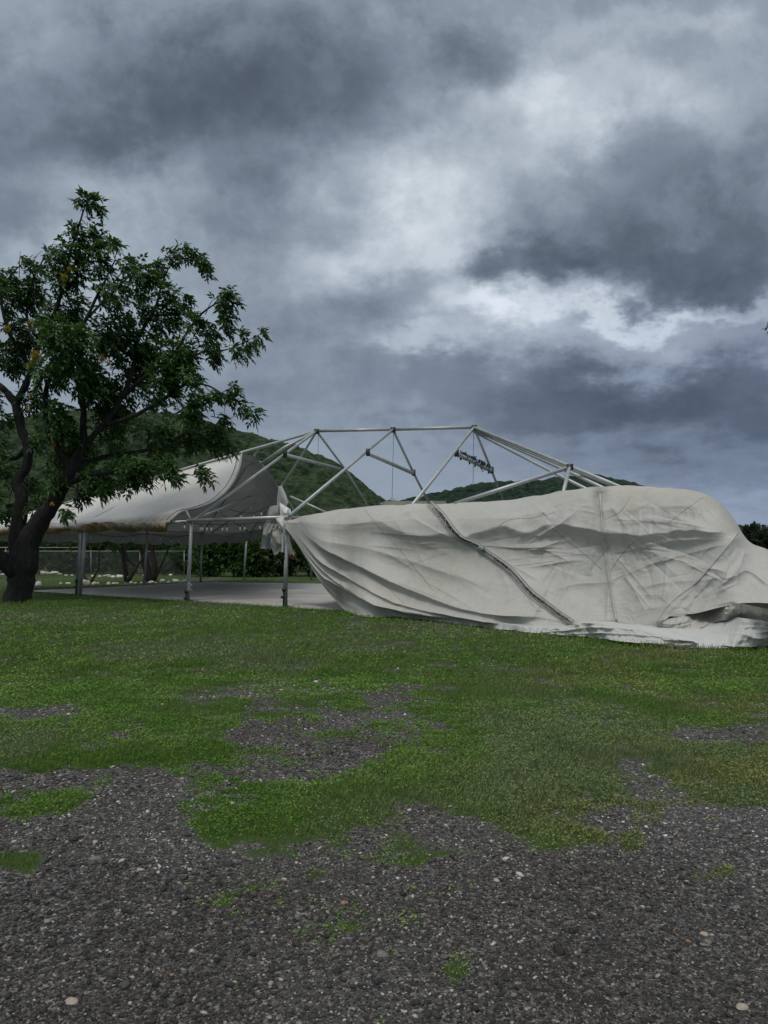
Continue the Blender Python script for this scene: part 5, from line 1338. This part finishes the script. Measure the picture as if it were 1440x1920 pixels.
gb = MB()
def blades(n_, y0, y1, power, hmin, hmax, wmin, wmax, thr=.08, wide=.68):
    X, Y = scatter(n_, y0, y1, power, wide)
    g = grass_amount(X, Y); k_ = (g + rng.normal(0, .42, n_) > thr) & ~inslab(X, Y)
    X, Y, g = X[k_], Y[k_], g[k_]; n_ = len(X)
    tall = .55 + .9 * fbm(X * 1.5, Y * 1.0, 3, 310)
    h = rng.uniform(hmin, hmax, n_) * tall * (.45 + .55 * np.clip(g, 0, 1)); wd_ = rng.uniform(wmin, wmax, n_)
    a = rng.random(n_) * 6.28; ln = rng.normal(0, .45, (n_, 2)) + np.array([.18, 0])
    z0 = ground_h(X, Y) - .003
    bx_, by_ = np.cos(a) * wd_ / 2, np.sin(a) * wd_ / 2
    p0 = np.stack([X - bx_, Y - by_, z0], 1); p1 = np.stack([X + bx_, Y + by_, z0], 1)
    m1 = np.stack([X + ln[:, 0] * h * .35 + bx_ * .7, Y + ln[:, 1] * h * .35 + by_ * .7, z0 + h * .6], 1)
    m0 = np.stack([X + ln[:, 0] * h * .35 - bx_ * .7, Y + ln[:, 1] * h * .35 - by_ * .7, z0 + h * .6], 1)
    tp = np.stack([X + ln[:, 0] * h, Y + ln[:, 1] * h, z0 + h], 1)
    V = np.stack([p0, p1, m1, m0, tp], 1).reshape(-1, 3); i = np.arange(n_)[:, None] * 5
    tri = np.concatenate([i + [0, 1, 2], i + [0, 2, 3], i + [3, 2, 4]], 0)
    c = turf_color(X, Y, n_)
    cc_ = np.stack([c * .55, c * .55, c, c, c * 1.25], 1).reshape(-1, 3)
    gb.add(V, tri, cc_)
def leaves(n_, y0, y1, power, size, hmax, thr=.0):
    X, Y = scatter(n_, y0, y1, power)
    g = grass_amount(X, Y); patch = fbm(X * 1.1, Y * 1.1, 3, 320)
    k_ = (g + rng.normal(0, .2, n_) > thr) & (patch + rng.normal(0, .1, n_) > .42) & ~inslab(X, Y); X, Y, g = X[k_], Y[k_], g[k_]; n_ = len(X)
    z = ground_h(X, Y) + rng.random(n_) * hmax * (.3 + .7 * np.clip(g, 0, 1))
    dv = norm(np.stack([rng.normal(0, 1, n_), rng.normal(0, 1, n_), rng.normal(.1, .35, n_)], 1)); nv_ = norm(np.stack([rng.normal(0, .5, n_), rng.normal(-.3, .5, n_), np.ones(n_)], 1))
    sz = size * rng.uniform(.6, 1.4, n_) * (Y / 4.5) ** .5
    Sd = norm(np.cross(dv, nv_)); C = np.stack([X, Y, z], 1)
    V = np.stack([C, C + dv * sz[:, None] * .5 + Sd * sz[:, None] * .33, C + dv * sz[:, None], C + dv * sz[:, None] * .5 - Sd * sz[:, None] * .33], 1).reshape(-1, 3)
    i = np.arange(n_)[:, None] * 4; c = turf_color(X, Y, n_) * np.array([1.0, 1.15, .9])
    gb.add(V, np.concatenate([i + [0, 1, 2], i + [0, 2, 3]], 0), np.repeat(c, 4, axis=0))
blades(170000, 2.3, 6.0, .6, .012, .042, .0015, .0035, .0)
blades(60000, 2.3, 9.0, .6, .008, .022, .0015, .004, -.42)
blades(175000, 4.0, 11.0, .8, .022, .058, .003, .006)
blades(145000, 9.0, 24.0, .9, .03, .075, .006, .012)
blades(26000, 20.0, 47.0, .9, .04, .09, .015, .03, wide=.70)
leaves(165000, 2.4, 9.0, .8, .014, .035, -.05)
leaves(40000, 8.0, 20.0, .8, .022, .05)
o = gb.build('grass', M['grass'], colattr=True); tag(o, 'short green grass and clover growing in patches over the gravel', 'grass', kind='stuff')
# taller tufts hugging post feet and cloth edge: part of the same kind of cover
gb = MB()
ex = []
for (px, py, n_, sp_) in [(355, 1131, 90, .25), (536, 1142, 110, .25), (148, 1119, 90, .3), (38, 1128, 300, .6), (480, 1136, 60, .8), (700, 1154, 90, 1.2), (430, 1133, 60, .5), (590, 1146, 60, .4), (1330, 1220, 260, .8), (1200, 1210, 140, .7), (1060, 1195, 120, .8), (900, 1178, 100, .9), (1420, 1216, 160, .5)]:
    c0 = G(px, py); X = c0[0] + rng.normal(0, sp_, n_); Y = c0[1] - np.abs(rng.normal(0, .12, n_)) - (X - c0[0]) * .6; h = rng.uniform(.05, .14, n_)
    ln = rng.normal(0, .5, (n_, 2)); w_ = .007
    V = np.stack([np.stack([X - w_, Y, X * 0], 1), np.stack([X + w_, Y, X * 0], 1), np.stack([X + ln[:, 0] * h, Y + ln[:, 1] * h, h], 1)], 1).reshape(-1, 3)
    c = turf_color(X, Y, n_); gb.add(V, np.arange(n_ * 3).reshape(-1, 3), np.repeat(c, 3, axis=0))
o = gb.build('tall_grass', M['grass'], colattr=True); tag(o, 'longer grass blades along the foot of the fallen cover and posts', 'grass', kind='stuff')
print('sprays', nsp)
